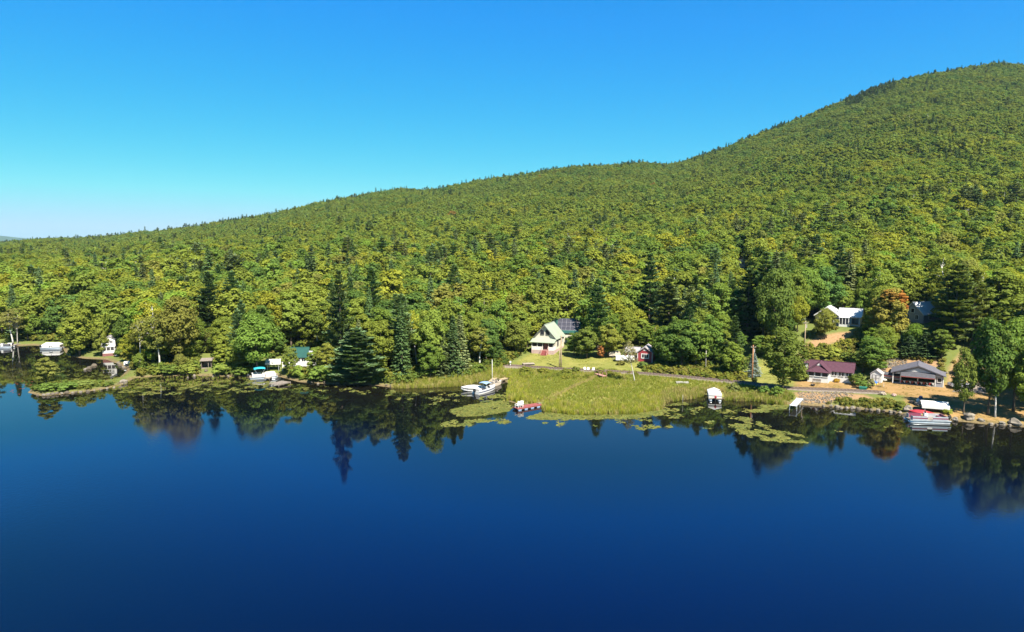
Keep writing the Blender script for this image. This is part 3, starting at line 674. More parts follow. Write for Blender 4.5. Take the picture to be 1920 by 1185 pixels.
mat('concrete', (.24, .23, .215), .9, .2, .15, 1.5); mat('rock_pale', (.15, .13, .105), .9, .2, .35, 1.2, bump=.5); mat('rock_dark', (.085, .07, .052), .9, .2, .4, 1.2, bump=.5)
mat('aluminium', (.55, .57, .60), .3, .5, .1, 2, metal=.6); mat('gelcoat', (.50, .49, .475), .25, .5); mat('vinyl_white', (.46, .45, .43), .5, .4, .05, 3); mat('vinyl_maroon', (.13, .03, .055), .5, .4, .1, 3)
mat('black_plastic', (.02, .02, .022), .4, .4); mat('red_plastic', (.24, .02, .025), .35, .5); mat('turquoise_canvas', (.02, .25, .33), .7, .2); mat('blue_plastic', (.05, .12, .32), .45, .4)
mat('tan_canvas', (.34, .29, .235), .8, .2, .1, 2); mat('solar', (.04, .038, .046), .2, .6); mat('solar_frame', (.40, .39, .42), .4, .5, metal=.5); mat('green_plastic', (.01, .10, .065), .5, .4)
mat('gravel', (.15, .125, .105), .95, .1, .25, 4.0, bump=.6); mat('rail_steel', (.12, .085, .07), .6, .4, .2, 3); mat('sleeper_wood', (.14, .11, .09), .9, .1, .3, 3); mat('asphalt', (.075, .075, .08), .9, .2, .2, 1.0)
mat('car_paint', (.35, .36, .38), .25, .6, metal=.5); mat('rubber', (.025, .025, .025), .8, .2); mat('blue_canvas', (.16, .24, .36), .7, .2, .1, 2); mat('grey_canvas', (.055, .055, .065), .75, .2, .15, 2)
mat('yellow_flower', (.55, .38, .03), .8, .1); mat('white_flower', (.75, .66, .68), .8, .1); mat('navy_plastic', (.03, .04, .10), .5, .4); mat('brick_red', (.15, .065, .06), .85, .2, .2, 3); mat('pink_wood', (.28, .15, .125), .8, .2, .2, 3)

def box(root, name, m, x0, x1, y0, y1, z0, z1, label=None): return MB().box(x0, x1, y0, y1, z0, z1).build(name, m, root, label=label)
def gable(root, m, x0, x1, y0, y1, z0, ze, zr, axis='y', name='wall', label=None):
    mb = MB()
    if axis == 'y': xm = (x0 + x1) / 2; mb.prism_y([(x0, z0), (x1, z0), (x1, ze), (xm, zr), (x0, ze)], y0, y1)
    else: ym = (y0 + y1) / 2; mb.prism_x([(y0, z0), (y1, z0), (y1, ze), (ym, zr), (y0, ze)], x0, x1)
    return mb.build(name, m, root, label=label)
def roof(root, m, x0, x1, y0, y1, ze, zr, axis='y', over=.35, th=.14, name='roof', seams=0, sm=None):
    mb = MB(); up = th + .012
    if axis == 'y':
        xm = (x0 + x1) / 2; sl = (zr - ze) / (xm - x0)
        for s, xe in ((-1, x0), (1, x1)):
            mb.slab([(xe + s * over, y0 - over, ze - over * sl + up), (xm, y0 - over, zr + up), (xm, y1 + over, zr + up), (xe + s * over, y1 + over, ze - over * sl + up)], th)
    else:
        ym = (y0 + y1) / 2; sl = (zr - ze) / (ym - y0)
        for s, ye in ((-1, y0), (1, y1)):
            mb.slab([(x0 - over, ye + s * over, ze - over * sl + up), (x1 + over, ye + s * over, ze - over * sl + up), (x1 + over, ym, zr + up), (x0 - over, ym, zr + up)], th)
    o = mb.build(name, m, root)
    if axis == 'y': mc = MB().cbox(xm, (y0 + y1) / 2, zr + up + .01, .22, y1 - y0 + 2 * over, .07)
    else: mc = MB().cbox((x0 + x1) / 2, ym, zr + up + .01, x1 - x0 + 2 * over, .22, .07)
    mc.build('ridge_cap', m, o)
    return o
def window(root, face, at, c, z, w, h, fr='white_paint', gl='dark_glass', bar=.09, mull=1, name='window'):
    """a framed window on a wall: face is the wall's outward side, at its plane, c the centre along the wall"""
    def P(a0, a1, n0, n1, z0, z1, mb):
        s = {'-y': (0, -1), '+y': (0, 1), '-x': (-1, 0), '+x': (1, 0)}[face]
        if s[0] == 0: mb.box(a0, a1, *sorted((at + s[1] * n0, at + s[1] * n1)), z0, z1)
        else: mb.box(*sorted((at + s[0] * n0, at + s[0] * n1)), a0, a1, z0, z1)
    f = MB(); x0, x1, z0, z1 = c - w / 2, c + w / 2, z - h / 2, z + h / 2
    P(x0 - bar, x0, -.02, .07, z0 - bar, z1 + bar, f); P(x1, x1 + bar, -.02, .07, z0 - bar, z1 + bar, f); P(x0, x1, -.02, .07, z1, z1 + bar, f); P(x0 - .04, x1 + .04, -.02, .11, z0 - bar, z0, f)
    for k in range(mull): xm = x0 + w * (k + 1) / (mull + 1); P(xm - .025, xm + .025, -.02, .055, z0, z1, f)
    o = f.build(name, fr, root)
    g = MB(); P(x0, x1, -.02, .03, z0, z1, g); g.build('pane', gl, o)
    return o
def stairs(root, m, x0, x1, y0, z1, n=5, run=.3, rail=True, rm=None):
    st = thing_part('stairs', root)
    for k in range(n): box(st, 'step', m, x0, x1, y0 - run * (k + 1), y0 - run * k, -.6, z1 * (n - k - .0) / (n + .0) - .12 + .0)
    if rail:
        for x in (x0 - .06, x1 + .06):
            mb = MB(); mb.tube([(x, y0, z1 + .85), (x, y0 - run * n, .85)], .05, 6); mb.tube([(x, y0 - run * n, -.3), (x, y0 - run * n, .9)], .05, 6); mb.slab([(x - .03, y0, z1 + .12), (x - .03, y0 - run * n, .12), (x + .03, y0 - run * n, .12), (x + .03, y0, z1 + .12)], .25)
            mb.build('handrail', rm or m, st)
def thing_part(name, root):
    o = bpy.data.objects.new(name, None); COL.objects.link(o); o.parent = root; return o
def posts(root, m, pts, w=.13, name='post'):
    for (x, y, z0, z1) in pts: MB().cbox(x, y, (z0 + z1) / 2, w, w, z1 - z0).build(name, m, root)
def at(px, py, dz=0.0, sink=0.0):
    p = hit(px, py, dz); p.z -= sink; return p
def ptxy(px, metres_off):
    x = (px - 960) / F * (metres_off * cp + (30 - 5) * sp); return Vector((x, metres_off, tz(x, metres_off)))

# 1 cream house with the pale green roof
t = thing('gabled_house', 'cream two-storey gabled house with pale green roof and screened front porch', 'house', at(1017, 664), -21); t.scale = (1.1, 1.1, 1.08)
box(t, 'foundation', 'pink_skirt', -2.72, 2.72, -.02, 8.6, -1.0, .95)
gable(t, 'cream_paint', -2.7, 2.7, 1.7, 8.5, .95, 3.7, 6.75)
roof(t, 'pale_green_metal', -2.7, 2.7, 1.7, 8.5, 3.7, 6.75, 'y', .38, .14)
for s in (-1, 1): MB().prism_y([(s * 3.08, 3.18), (s * 3.08, 3.42), (0, 6.86), (0, 6.60)], 1.26, 1.315).build('barge_board', 'dark_trim', t)
for x in (-.62, .72): window(t, '-y', 1.7, x, 5.0, .78, 1.05, 'dark_trim', 'dark_glass', .12, 0)
pr = MB().slab([(-3.0, -.38, 2.82), (3.0, -.38, 2.82), (3.0, 1.69, 3.62), (-3.0, 1.69, 3.62)], .1).build('porch_roof', 'pale_green_metal', t)
box(t, 'porch_rail', 'white_paint', -2.7, -.02, -.0, .1, .95, 1.75); box(t, 'porch_rail', 'white_paint', 1.52, 2.7, 0, .1, .95, 1.75); box(t, 'porch_rail', 'white_paint', 2.6, 2.7, .1, 1.69, .95, 1.75)
box(t, 'porch_screen', 'screen', -2.66, 2.66, .5, .55, .95, 2.78); box(t, 'porch_beam', 'white_paint', -2.7, 2.7, -.0, .12, 2.62, 2.80)
box(t, 'door', 'brick_red', .25, 1.2, .42, .5, .95, 2.6)
posts(t, 'white_paint', [(x, .06, 1.75 if abs(x - .75) > .85 else .95, 2.62) for x in (-2.64, -1.3, .02, 1.48, 2.62)])
MB().prism_x([(-.0, 2.78), (1.69, 2.78), (1.69, 3.5)], 2.6, 2.7).build('porch_cheek', 'white_paint', t)
stairs(t, 'red_stain', .1, 1.4, -.03, 1.05, 5, .32, True, 'pink_wood')
for y in (3.4, 6.2): window(t, '+x', 2.7, y, 2.3, .8, 1.2, 'dark_trim', 'dark_glass', .1, 0)
# 2 barn with solar panels
p = ptxy(1061, 192.0)
t = thing('barn', 'dark green metal-roofed barn with solar panels behind the cream house', 'barn', p, -9)
hb = 30 - (192.0 * math.tan(math.atan((597 - 592.5) / F) + PITCH)) - p.z
gable(t, 'cream_paint', -4.1, 4.1, -4.6, 4.6, -1, hb - 3.5, hb - .15, 'x')
roof(t, 'teal_metal', -4.1, 4.1, -4.6, 4.6, hb - 3.5, hb - .15, 'x', .3, .12)
sl = (3.35) / 4.6
for r in range(3):
    for c_ in range(5):
        x0 = -2.15 + c_ * 1.22; y0 = -3.9 + r * 1.3; zz = lambda yy: hb - 3.5 + (yy + 4.6) * sl + .22
        q = MB().slab([(x0, y0, zz(y0)), (x0 + 1.17, y0, zz(y0)), (x0 + 1.17, y0 + 1.22, zz(y0 + 1.22)), (x0, y0 + 1.22, zz(y0 + 1.22))], .05).build('solar_panel', 'solar', t)
        MB().slab([(x0 - .03, y0 - .03, zz(y0 - .03) - .055), (x0 + 1.19, y0 - .03, zz(y0 - .03) - .055), (x0 + 1.19, y0 + 1.25, zz(y0 + 1.25) - .055), (x0 - .03, y0 + 1.25, zz(y0 + 1.25) - .055)], .03).build('panel_frame', 'solar_frame', q)
# 3 red cottage
t = thing('red_cottage', 'small red cottage with grey shingle roof and white framed picture window', 'cottage', at(1209, 679), -20)
gable(t, 'red_siding', -1.75, 1.75, 0, 5.2, -.2, 2.35, 3.55)
roof(t, 'light_grey_shingle', -1.75, 1.75, 0, 5.2, 2.35, 3.55, 'y', .3, .12)
posts(t, 'weathered_wood', [(x, y, -1.2, -.2) for x in (-1.6, 0, 1.6) for y in (.2, 2.6)], .2, 'pier')
o = window(t, '-y', 0, .05, 1.45, 1.55, .85, 'white_paint', 'dark_glass', .16, 2)
box(t, 'gable_vent', 'white_paint', -.35, .35, -.05, .0, 2.75, 3.0); posts(t, 'white_paint', [(x, -.03, -.2, 2.3) for x in (-1.72, 1.72)], .12, 'corner_board')
gable(t, 'red_siding', -4.9, -1.75, 1.0, 4.6, -.4, 2.1, 3.0, 'x', 'wing_wall'); roof(t, 'light_grey_shingle', -4.9, -1.76, 1.0, 4.6, 2.1, 3.0, 'x', .28, .12, 'wing_roof')
window(t, '-y', 1.0, -2.3, 1.2, .55, .9, 'white_paint', 'dark_glass', .1, 0); window(t, '-y', 1.0, -3.8, 1.2, .8, .9, 'white_paint', 'dark_glass', .1, 1)
box(t, 'deck', 'weathered_wood', -2.9, -1.8, -.3, 1.0, -.2, .0); posts(t, 'weathered_wood', [(x, -.25, -.8, .9) for x in (-2.85, -1.9)], .1, 'deck_post'); box(t, 'deck_rail', 'weathered_wood', -2.9, -1.8, -.29, -.22, .82, .92)
# white low trailer and tan camper beside it
t = thing('utility_trailer', 'low white box trailer parked beside the red cottage', 'trailer', at(1172, 678), -6)
box(t, 'body', 'white_paint', -2.2, 2.2, 0, 1.9, .35, 1.25); box(t, 'floor_rail', 'aluminium', -2.22, 2.22, -.02, 1.92, .28, .35); MB().tube([(-2.2, .95, .35), (-3.1, .95, .42)], .06, 6).build('drawbar', 'black_plastic', t)
for y in (-.0, 1.9): MB().tube([(.2, y - .09, .32), (.2, y + .09, .32)], .32, 12).build('wheel', 'rubber', t)
t = thing('camper', 'tan pop-up camper behind the white trailer', 'camper', at(1153, 671), 8)
MB().loft([[(-1.4, 0, .5), (1.4, 0, .5), (1.4, 1.9, .5), (-1.4, 1.9, .5)], [(-1.5, 0, 1.0), (1.5, 0, 1.0), (1.5, 1.9, 1.0), (-1.5, 1.9, 1.0)], [(-1.2, .15, 1.5), (1.2, .15, 1.5), (1.2, 1.75, 1.5), (-1.2, 1.75, 1.5)]]).build('body', 'tan_canvas', t)
for x in (-.5, .5): MB().tube([(x, -.05, .3), (x, .12, .3)], .3, 12).build('wheel', 'rubber', t)
# 4 white cottage with the purple roof
t = thing('white_cottage', 'white cottage with purple shingle roof and screened front porch by the track', 'cottage', at(1533, 717), -31)
for nm, x0, x1, y0, y1 in (('porch_wall', -2.0, 2.0, 0, 2.7), ('wall', -1.98, 6.2, 2.7, 6.9)): box(t, nm, 'white_paint', x0, x1, y0, y1, -.8, 2.22)
MB().prism_x([(2.7, 2.22), (6.9, 2.22), (4.8, 3.75)], -1.98, 6.2).build('gable_wall', 'white_paint', t)
roof(t, 'purple_shingle', -1.98, 6.2, 2.7, 6.9, 2.22, 3.75, 'x', .32, .13)
mb = MB(); e = 2.16
mb.slab([(-2.35, -.35, e), (2.35, -.35, e), (.55, 1.15, 3.35), (-.55, 1.15, 3.35)], .1)
for s in (-1, 1): mb.slab([(s * 2.35, -.35, e), (s * 2.35, 2.9, e), (0, 4.8, 3.98), (0, 1.1, 3.98)], .1)
mb.build('porch_roof', 'purple_shingle', t)
MB().prism_y([(-.5, 3.36), (.5, 3.36), (0, 3.86)], 1.02, 1.12).build('gable_vent', 'white_paint', t)
for x in (-1.3, 0, 1.3): window(t, '-y', 0, x, 1.66, 1.05, .78, 'white_paint', 'screen', .1, 0)
for y in (.6, 1.5, 2.2): window(t, '+x', 2.0, y, 1.66, .42, .78, 'white_paint', 'screen', .08, 0)
for x in (2.5, 3.05, 3.85, 4.4, 5.2, 5.75): window(t, '-y', 2.7, x, 1.62, .36, .72, 'white_paint', 'dark_glass', .07, 0)
for y in (4.0, 5.6): window(t, '+x', 6.2, y, 1.6, .6, .8, 'white_paint', 'dark_glass', .08, 0)
# small purple-roofed shed higher on the bank
t = thing('pump_shed', 'tiny purple-roofed shed half hidden in brush behind the white cottage', 'shed', at(1506, 690), -25)
gable(t, 'white_paint', -.9, .9, 0, 1.8, -.5, 1.2, 1.8, 'x'); roof(t, 'purple_shingle', -.9, .9, 0, 1.8, 1.2, 1.8, 'x', .2, .08); window(t, '-y', 0, .3, .7, .4, .4, 'white_paint', 'dark_glass', .06, 0)
# 5 white garden shed
t = thing('garden_shed', 'small white garden shed with double doors and gabled roof', 'shed', at(1642, 717), -38)
gable(t, 'white_paint', -1.05, 1.05, 0, 2.4, -.4, 1.75, 2.5); roof(t, 'light_grey_shingle', -1.05, 1.05, 0, 2.4, 1.75, 2.5, 'y', .14, .08)
for s in (-1, 1):
    d = box(t, 'door', 'white_paint', min(0.015 * s, s * .68), max(0.015 * s, s * .68), -.05, 0, .05, 1.65)
    mb = MB(); x0, x1 = sorted((.03 * s, s * .66))
    for a0, a1, z0, z1 in ((x0, x1, .08, .15), (x0, x1, 1.55, 1.62), (x0, x1, .85, .92), (x0, x0 + .06, .15, 1.55), (x1 - .06, x1, .15, 1.55)): mb.box(a0, a1, -.075, -.05, z0, z1)
    mb.build('brace', 'light_grey_shingle', d)
# 6 boathouse / pavilion
t = thing('boathouse', 'open-fronted boathouse with grey shingle gable roof, dark awning and bunting rail', 'boathouse', at(1720, 723), -31)
box(t, 'floor', 'concrete', -4.5, 4.5, 0, 6.3, -.6, .12); box(t, 'back_wall', 'grey_siding', -4.4, 4.4, 6.1, 6.25, .12, 2.35)
box(t, 'side_wall', 'grey_siding', -4.45, -4.3, 1.6, 6.1, .12, 2.3); box(t, 'side_wall', 'grey_siding', 4.3, 4.45, .2, 6.1, .12, 2.3)
roof(t, 'grey_shingle', -4.5, 4.5, 0, 6.3, 2.3, 3.95, 'y', .38, .16)
MB().prism_y([(-4.2, 2.35), (4.2, 2.35), (0, 3.86)], .02, .12).build('gable_wall', 'grey_siding', t, label='pale blue-grey gable board')
MB().prism_y([(-2.3, 2.78), (2.3, 2.78), (0, 3.58)], -.03, .015).build('gable_panel', 'white_paint', t)
aw = MB().slab([(-3.0, -1.0, 1.86), (3.0, -1.0, 1.86), (3.0, -.02, 2.72), (-3.0, -.02, 2.72)], .05).build('awning', 'grey_canvas', t)
MB().box(-3.0, 3.0, -1.03, -.98, 1.70, 1.86).build('valance', 'red_stain', aw)
posts(t, 'white_paint', [(-4.4, .1, .12, 2.3), (-3.05, .1, .12, 2.35), (0, .1, .12, 2.35), (3.05, .1, .12, 2.35), (4.4, .1, .12, 2.3)], .18)
for s in (-1, 1): MB().prism_y([(s * 4.35, 2.1), (s * 3.15, 2.1), (s * 3.15, 2.45)], -.04, .0).build('corner_panel', 'white_paint', t)
rl = box(t, 'railing', 'weathered_wood', -3.0, 3.0, -.08, -.02, .78, .88)
for k in range(12):
    x = -2.85 + k * .5; MB().prism_y([(x - .22, .76), (x + .22, .76), (x + (.12 if k % 2 else -.12), .22)], -.12, -.10).build('bunting_flag', 'white_paint' if k % 2 else 'red_plastic', rl)
box(t, 'front_wall', 'grey_siding', 3.15, 4.3, .05, .15, .12, 2.25); window(t, '-y', .05, 3.72, 1.45, .62, .8, 'white_paint', 'dark_glass', .1, 0)
# 7 white hillside house
t = thing('hillside_house', 'white hillside house with glazed sunroom and bright metal roof', 'house', at(1578, 613), -32)
gable(t, 'grey_siding', -6.2, -.9, 1.2, 8.0, -1.5, 2.6, 4.6); roof(t, 'white_metal', -6.2, -.9, 1.2, 8.0, 2.6, 4.6, 'y', .35, .14)
for s in (-1, 1): MB().prism_y([(-3.55 + s * 3.0, 2.30), (-3.55 + s * 3.0, 2.62), (-3.55, 4.82), (-3.55, 4.52)], .70, .80).build('barge_board', 'white_paint', t)
for x in (-4.6, -2.6): window(t, '-y', 1.2, x, 1.4, .9, 1.0)
box(t, 'wing_wall', 'white_paint', -.9, 3.8, 2.4, 7.0, -1.5, 2.5); roof(t, 'white_metal', -.85, 3.8, 2.4, 7.0, 2.5, 4.2, 'x', .4, .12, 'wing_roof')
MB().prism_x([(2.4, 2.5), (7.0, 2.5), (4.7, 4.2)], -.88, 3.78).build('wing_gable', 'white_paint', t)
sr = box(t, 'sunroom', 'white_paint', -.7, 1.5, .4, 2.38, -1.2, .6); MB().slab([(-.8, .3, 2.3), (1.6, .3, 2.3), (1.6, 2.39, 2.75), (-.8, 2.39, 2.75)], .1).build('sunroom_roof', 'white_metal', sr)
box(sr, 'sunroom_glass', 'dark_glass', -.62, 1.42, .46, 2.36, .6, 2.3); posts(sr, 'white_paint', [(x, .44, .6, 2.3) for x in (-.64, .05, .75, 1.44)] + [(1.44, 1.4, .6, 2.3)], .14)
box(t, 'deck', 'red_stain', 1.6, 3.8, .2, 2.38, -.4, -.2); posts(t, 'new_wood', [(x, .26, -1.6, .75) for x in (1.7, 2.7, 3.7)], .1, 'deck_post'); box(t, 'deck_rail', 'new_wood', 1.65, 3.8, .22, .30, .62, .75)
window(t, '-y', 2.4, 2.7, 1.3, 1.4, 1.3, 'new_wood', 'dark_glass', .1, 1)
# 8 grey gabled hillside house
p = ptxy(1708, 174.0); hz = 30 - 174 * math.tan(math.atan((566 - 592.5) / F) + PITCH) - p.z
t = thing('grey_house', 'grey gabled house with bright metal roof behind the white pine', 'house', p, -66)
gable(t, 'grey_siding', -3.0, 3.0, 0, 7.0, -1.5, hz - 3.0, hz - .2); roof(t, 'white_metal', -3.0, 3.0, 0, 7.0, hz - 3.0, hz - .2, 'y', .3, .12)
window(t, '-y', 0, .0, hz - 2.2, .8, 1.0, 'white_paint', 'dark_glass', .14, 0); window(t, '-y', 0, -1.2, 1.4, .8, 1.0); window(t, '-y', 0, 1.2, 1.4, .8, 1.0); window(t, '+x', 3.0, 2.5, 1.5, 1.0, 1.0)
# 9 far white house on the hillside, 10 hidden pale house on the left
for px, py, w, wh, nm, lb, rz in ((1391, 500, 2.2, 3.6, 'far_house', 'far white house wall standing out of the hillside forest', -20), (128, 597, 3.2, 4.4, 'hidden_house', 'pale house with white roof almost hidden by trees above the far dock', 32)):
    p = at(px, py, 1.0)
    t = thing(nm, lb, 'house', p, rz)
    if px > 900: gable(t, 'white_paint', -w / 2, w / 2, 0, 4, -1, wh, wh + .9); roof(t, 'light_grey_shingle', -w / 2, w / 2, 0, 4, wh, wh + .9, 'y', .2, .1); window(t, '-y', 0, .3, wh - 1.2, .6, .9); window(t, '-y', 0, .3, wh - 3.4, .6, .9)
    else: gable(t, 'cream_paint', -w / 2, w / 2, 0, 4, -1, wh - 1.2, wh, 'x'); roof(t, 'white_metal', -w / 2, w / 2, 0, 4, wh - 1.2, wh, 'x', .3, .1); window(t, '-y', 0, -.5, wh - 2.2, .7, .8); window(t, '-y', 0, .7, wh - 2.2, .7, .8)
# 11 white two-storey camp on the left
t = thing('lake_camp', 'narrow white two-storey lake camp with balcony and screened porch', 'house', at(204, 668), 20)
box(t, 'foundation', 'brick_red', -1.4, 1.4, 0, 3.8, -.6, .75); gable(t, 'white_paint', -1.4, 1.4, 1.3, 3.8, .75, 4.3, 5.0); roof(t, 'light_grey_shingle', -1.4, 1.4, 1.3, 3.8, 4.3, 5.0, 'y', .2, .1)
box(t, 'porch_wall', 'white_paint', -1.4, 1.4, .05, 1.3, .75, 1.45); box(t, 'porch_screen', 'screen', -1.34, 1.34, .12, 1.3, 1.45, 2.4); posts(t, 'white_paint', [(x, .1, 1.45, 2.4) for x in (-1.33, -.45, .45, 1.33)], .14)
box(t, 'balcony', 'white_paint', -1.5, 1.5, -.05, 1.3, 2.4, 2.55); posts(t, 'white_paint', [(x, 0, 2.55, 3.3) for x in (-1.42, -.7, 0, .7, 1.42)], .08, 'baluster'); box(t, 'balcony_rail', 'white_paint', -1.48, 1.48, -.04, .04, 3.3, 3.4)
window(t, '-y', 1.3, -.5, 3.5, .55, .9); window(t, '-y', 1.3, .55, 3.5, .55, .9)
stairs(t, 'white_paint', 1.5, 2.2, .8, 1.0, 4, .3, True)
# 12 weathered open shed
t = thing('open_shed', 'weathered grey wooden shed with dark open front at the water', 'shed', at(387, 691), 14)
for x in (-1.1, 1.02): box(t, 'side_wall', 'weathered_wood', x, x + .08, 0, 1.9, -.4, 1.75)
box(t, 'back_wall', 'weathered_wood', -1.02, 1.02, 1.8, 1.9, -.4, 1.9); MB().slab([(-1.35, -.35, 1.85), (1.35, -.35, 1.85), (1.35, 2.2, 2.15), (-1.35, 2.2, 2.15)], .12).build('roof', 'weathered_wood', t)
posts(t, 'weathered_wood', [(.45, .05, -.4, 1.75)], .12); box(t, 'floor', 'weathered_wood', -1.02, 1.02, .02, 1.8, -.3, .05)
# 13 green-roofed white cottage behind the bushes
t = thing('shore_cottage', 'white shore cottage with dark green roof and deck half hidden by bushes', 'cottage', at(566, 690), 8)
gable(t, 'white_paint', -3.0, 1.0, .8, 5.5, -.6, 2.5, 4.3, 'x'); roof(t, 'teal_metal', -3.0, 1.0, .8, 5.5, 2.5, 4.3, 'x', .4, .12)
box(t, 'wing_wall', 'white_paint', 1.0, 4.0, 1.8, 4.8, -.6, 2.3); roof(t, 'white_metal', 1.02, 4.0, 1.8, 4.8, 2.3, 3.3, 'x', .3, .1, 'wing_roof')
box(t, 'deck', 'vinyl_white', -4.2, 1.2, -1.0, .8, .55, .75); posts(t, 'white_paint', [(x, -.9, -1.0, 1.65) for x in (-4.1, -2.8, -1.5, -.2, 1.1)], .12, 'deck_post'); box(t, 'deck_rail', 'white_paint', -4.2, 1.2, -.95, -.87, 1.55, 1.65)
for x in (-2.3, -.9, .3): window(t, '-y', .8, x, 1.75, .8, 1.0)
window(t, '-y', 1.8, 2.5, 1.4, 1.2, .9)
# ------------------------------------------------------------------ rail track on its gravel bank, paved pull-off
TP = [hit(*p) for p in [(905, 685), (940, 687), (1000, 690), (1100, 696), (1200, 702), (1300, 710), (1400, 720), (1460, 727), (1520, 731.5), (1600, 735), (1660, 738)]]
def smooth_line(P, step=1.2):
    out = []
    for i in range(len(P) - 1):
        n = max(2, int((P[i + 1] - P[i]).length / step))
        p0, p1, p2, p3 = P[max(i - 1, 0)], P[i], P[i + 1], P[min(i + 2, len(P) - 1)]
        for k in range(n):
            t = k / n; out.append(.5 * ((2 * p1) + (p2 - p0) * t + (2 * p0 - 5 * p1 + 4 * p2 - p3) * t * t + (3 * p1 - p0 - 3 * p2 + p3) * t ** 3))
    return out + [P[-1]]
TL = smooth_line(TP); TLz = [max(tz(p.x, p.y), .6) for p in TL]; TLz = [sum(TLz[max(0, i - 6):i + 7]) / len(TLz[max(0, i - 6):i + 7]) + .22 for i in range(len(TL))]
def sweep(prof, name, m, parent=None, off=0.0):
    rings = []
    for i, p in enumerate(TL):
        d = (TL[min(i + 1, len(TL) - 1)] - TL[max(i - 1, 0)]); d.z = 0; d.normalize(); s = Vector((d.y, -d.x, 0))
        rings.append([(p.x + s.x * (a + off), p.y + s.y * (a + off), TLz[i] + z) for a, z in prof])
    return MB().loft(rings).build(name, m, parent)
bed = structure(sweep([(-1.5, -.9), (1.8, -1.1), (1.0, .0), (-.95, .0)], 'track_bed', 'gravel'))
for off in (-.6, .6): sweep([(-.045, .03), (.045, .03), (.045, .20), (-.045, .20)], 'rail', 'rail_steel', bed, off)
mb = MB()
for i in range(0, len(TL) - 1):
    p = TL[i]; d = (TL[i + 1] - p); L = d.length; d.normalize(); s = Vector((d.y, -d.x, 0))
    for k in range(2):
        c = p + d * (L * k / 2); mb.add([(c + s * a + d * b_).to_tuple()[:2] + (TLz[i] + z,) for z in (-.05, .07) for a, b_ in ((-.9, -.11), (.9, -.11), (.9, .11), (-.9, .11))], [(0, 3, 2, 1), (4, 5, 6, 7), (0, 1, 5, 4), (1, 2, 6, 5), (2, 3, 7, 6), (3, 0, 4, 7)])
sl_ = mb.build('sleepers', 'sleeper_wood', bed); sl_['kind'] = 'stuff'
# ------------------------------------------------------------------ boats
def outboard(root, x, z, m='black_plastic', s=1.0):
    o = MB().loft([[(x - .18 * s, -.17 * s, z + .45 * s), (x + .22 * s, -.17 * s, z + .45 * s), (x + .22 * s, .17 * s, z + .45 * s), (x - .18 * s, .17 * s, z + .45 * s)], [(x - .26 * s, -.2 * s, z + .65 * s), (x + .24 * s, -.2 * s, z + .65 * s), (x + .24 * s, .2 * s, z + .65 * s), (x - .26 * s, .2 * s, z + .65 * s)],
                   [(x - .2 * s, -.14 * s, z + .95 * s), (x + .16 * s, -.14 * s, z + .95 * s), (x + .16 * s, .14 * s, z + .95 * s), (x - .2 * s, .14 * s, z + .95 * s)]]).build('outboard', m, root)
    MB().box(x - .07 * s, x + .1 * s, -.06 * s, .06 * s, z - .5, z + .46 * s).build('outboard_leg', 'black_plastic', o)
def bimini(root, x0, x1, w, z, m, pole=True, zb=.9):
    mb = MB(); n = 8; rings = []
    for i in range(7):
        x = x0 + (x1 - x0) * i / 6; sag = .16 * (1 - (2 * i / 6 - 1) ** 2)
        top = [(x, -w / 2 + w * k / n, z + sag + .16 * (1 - (2 * k / n - 1) ** 2)) for k in range(n + 1)]
        rings.append(top + [(p[0], p[1], p[2] - .05) for p in top[::-1]])
    o = mb.loft(rings).build('bimini', m, root, True)
    if pole:
        q = MB()
        for s in (-1, 1):
            for xa, xb in ((x0 + .1, (x0 + x1) / 2 - .2), (x1 - .1, (x0 + x1) / 2 + .2)): q.tube([(xa, s * w * .47, z), (xb, s * w * .48, zb)], .025, 5)
        q.build('canopy_frame', 'aluminium', o)
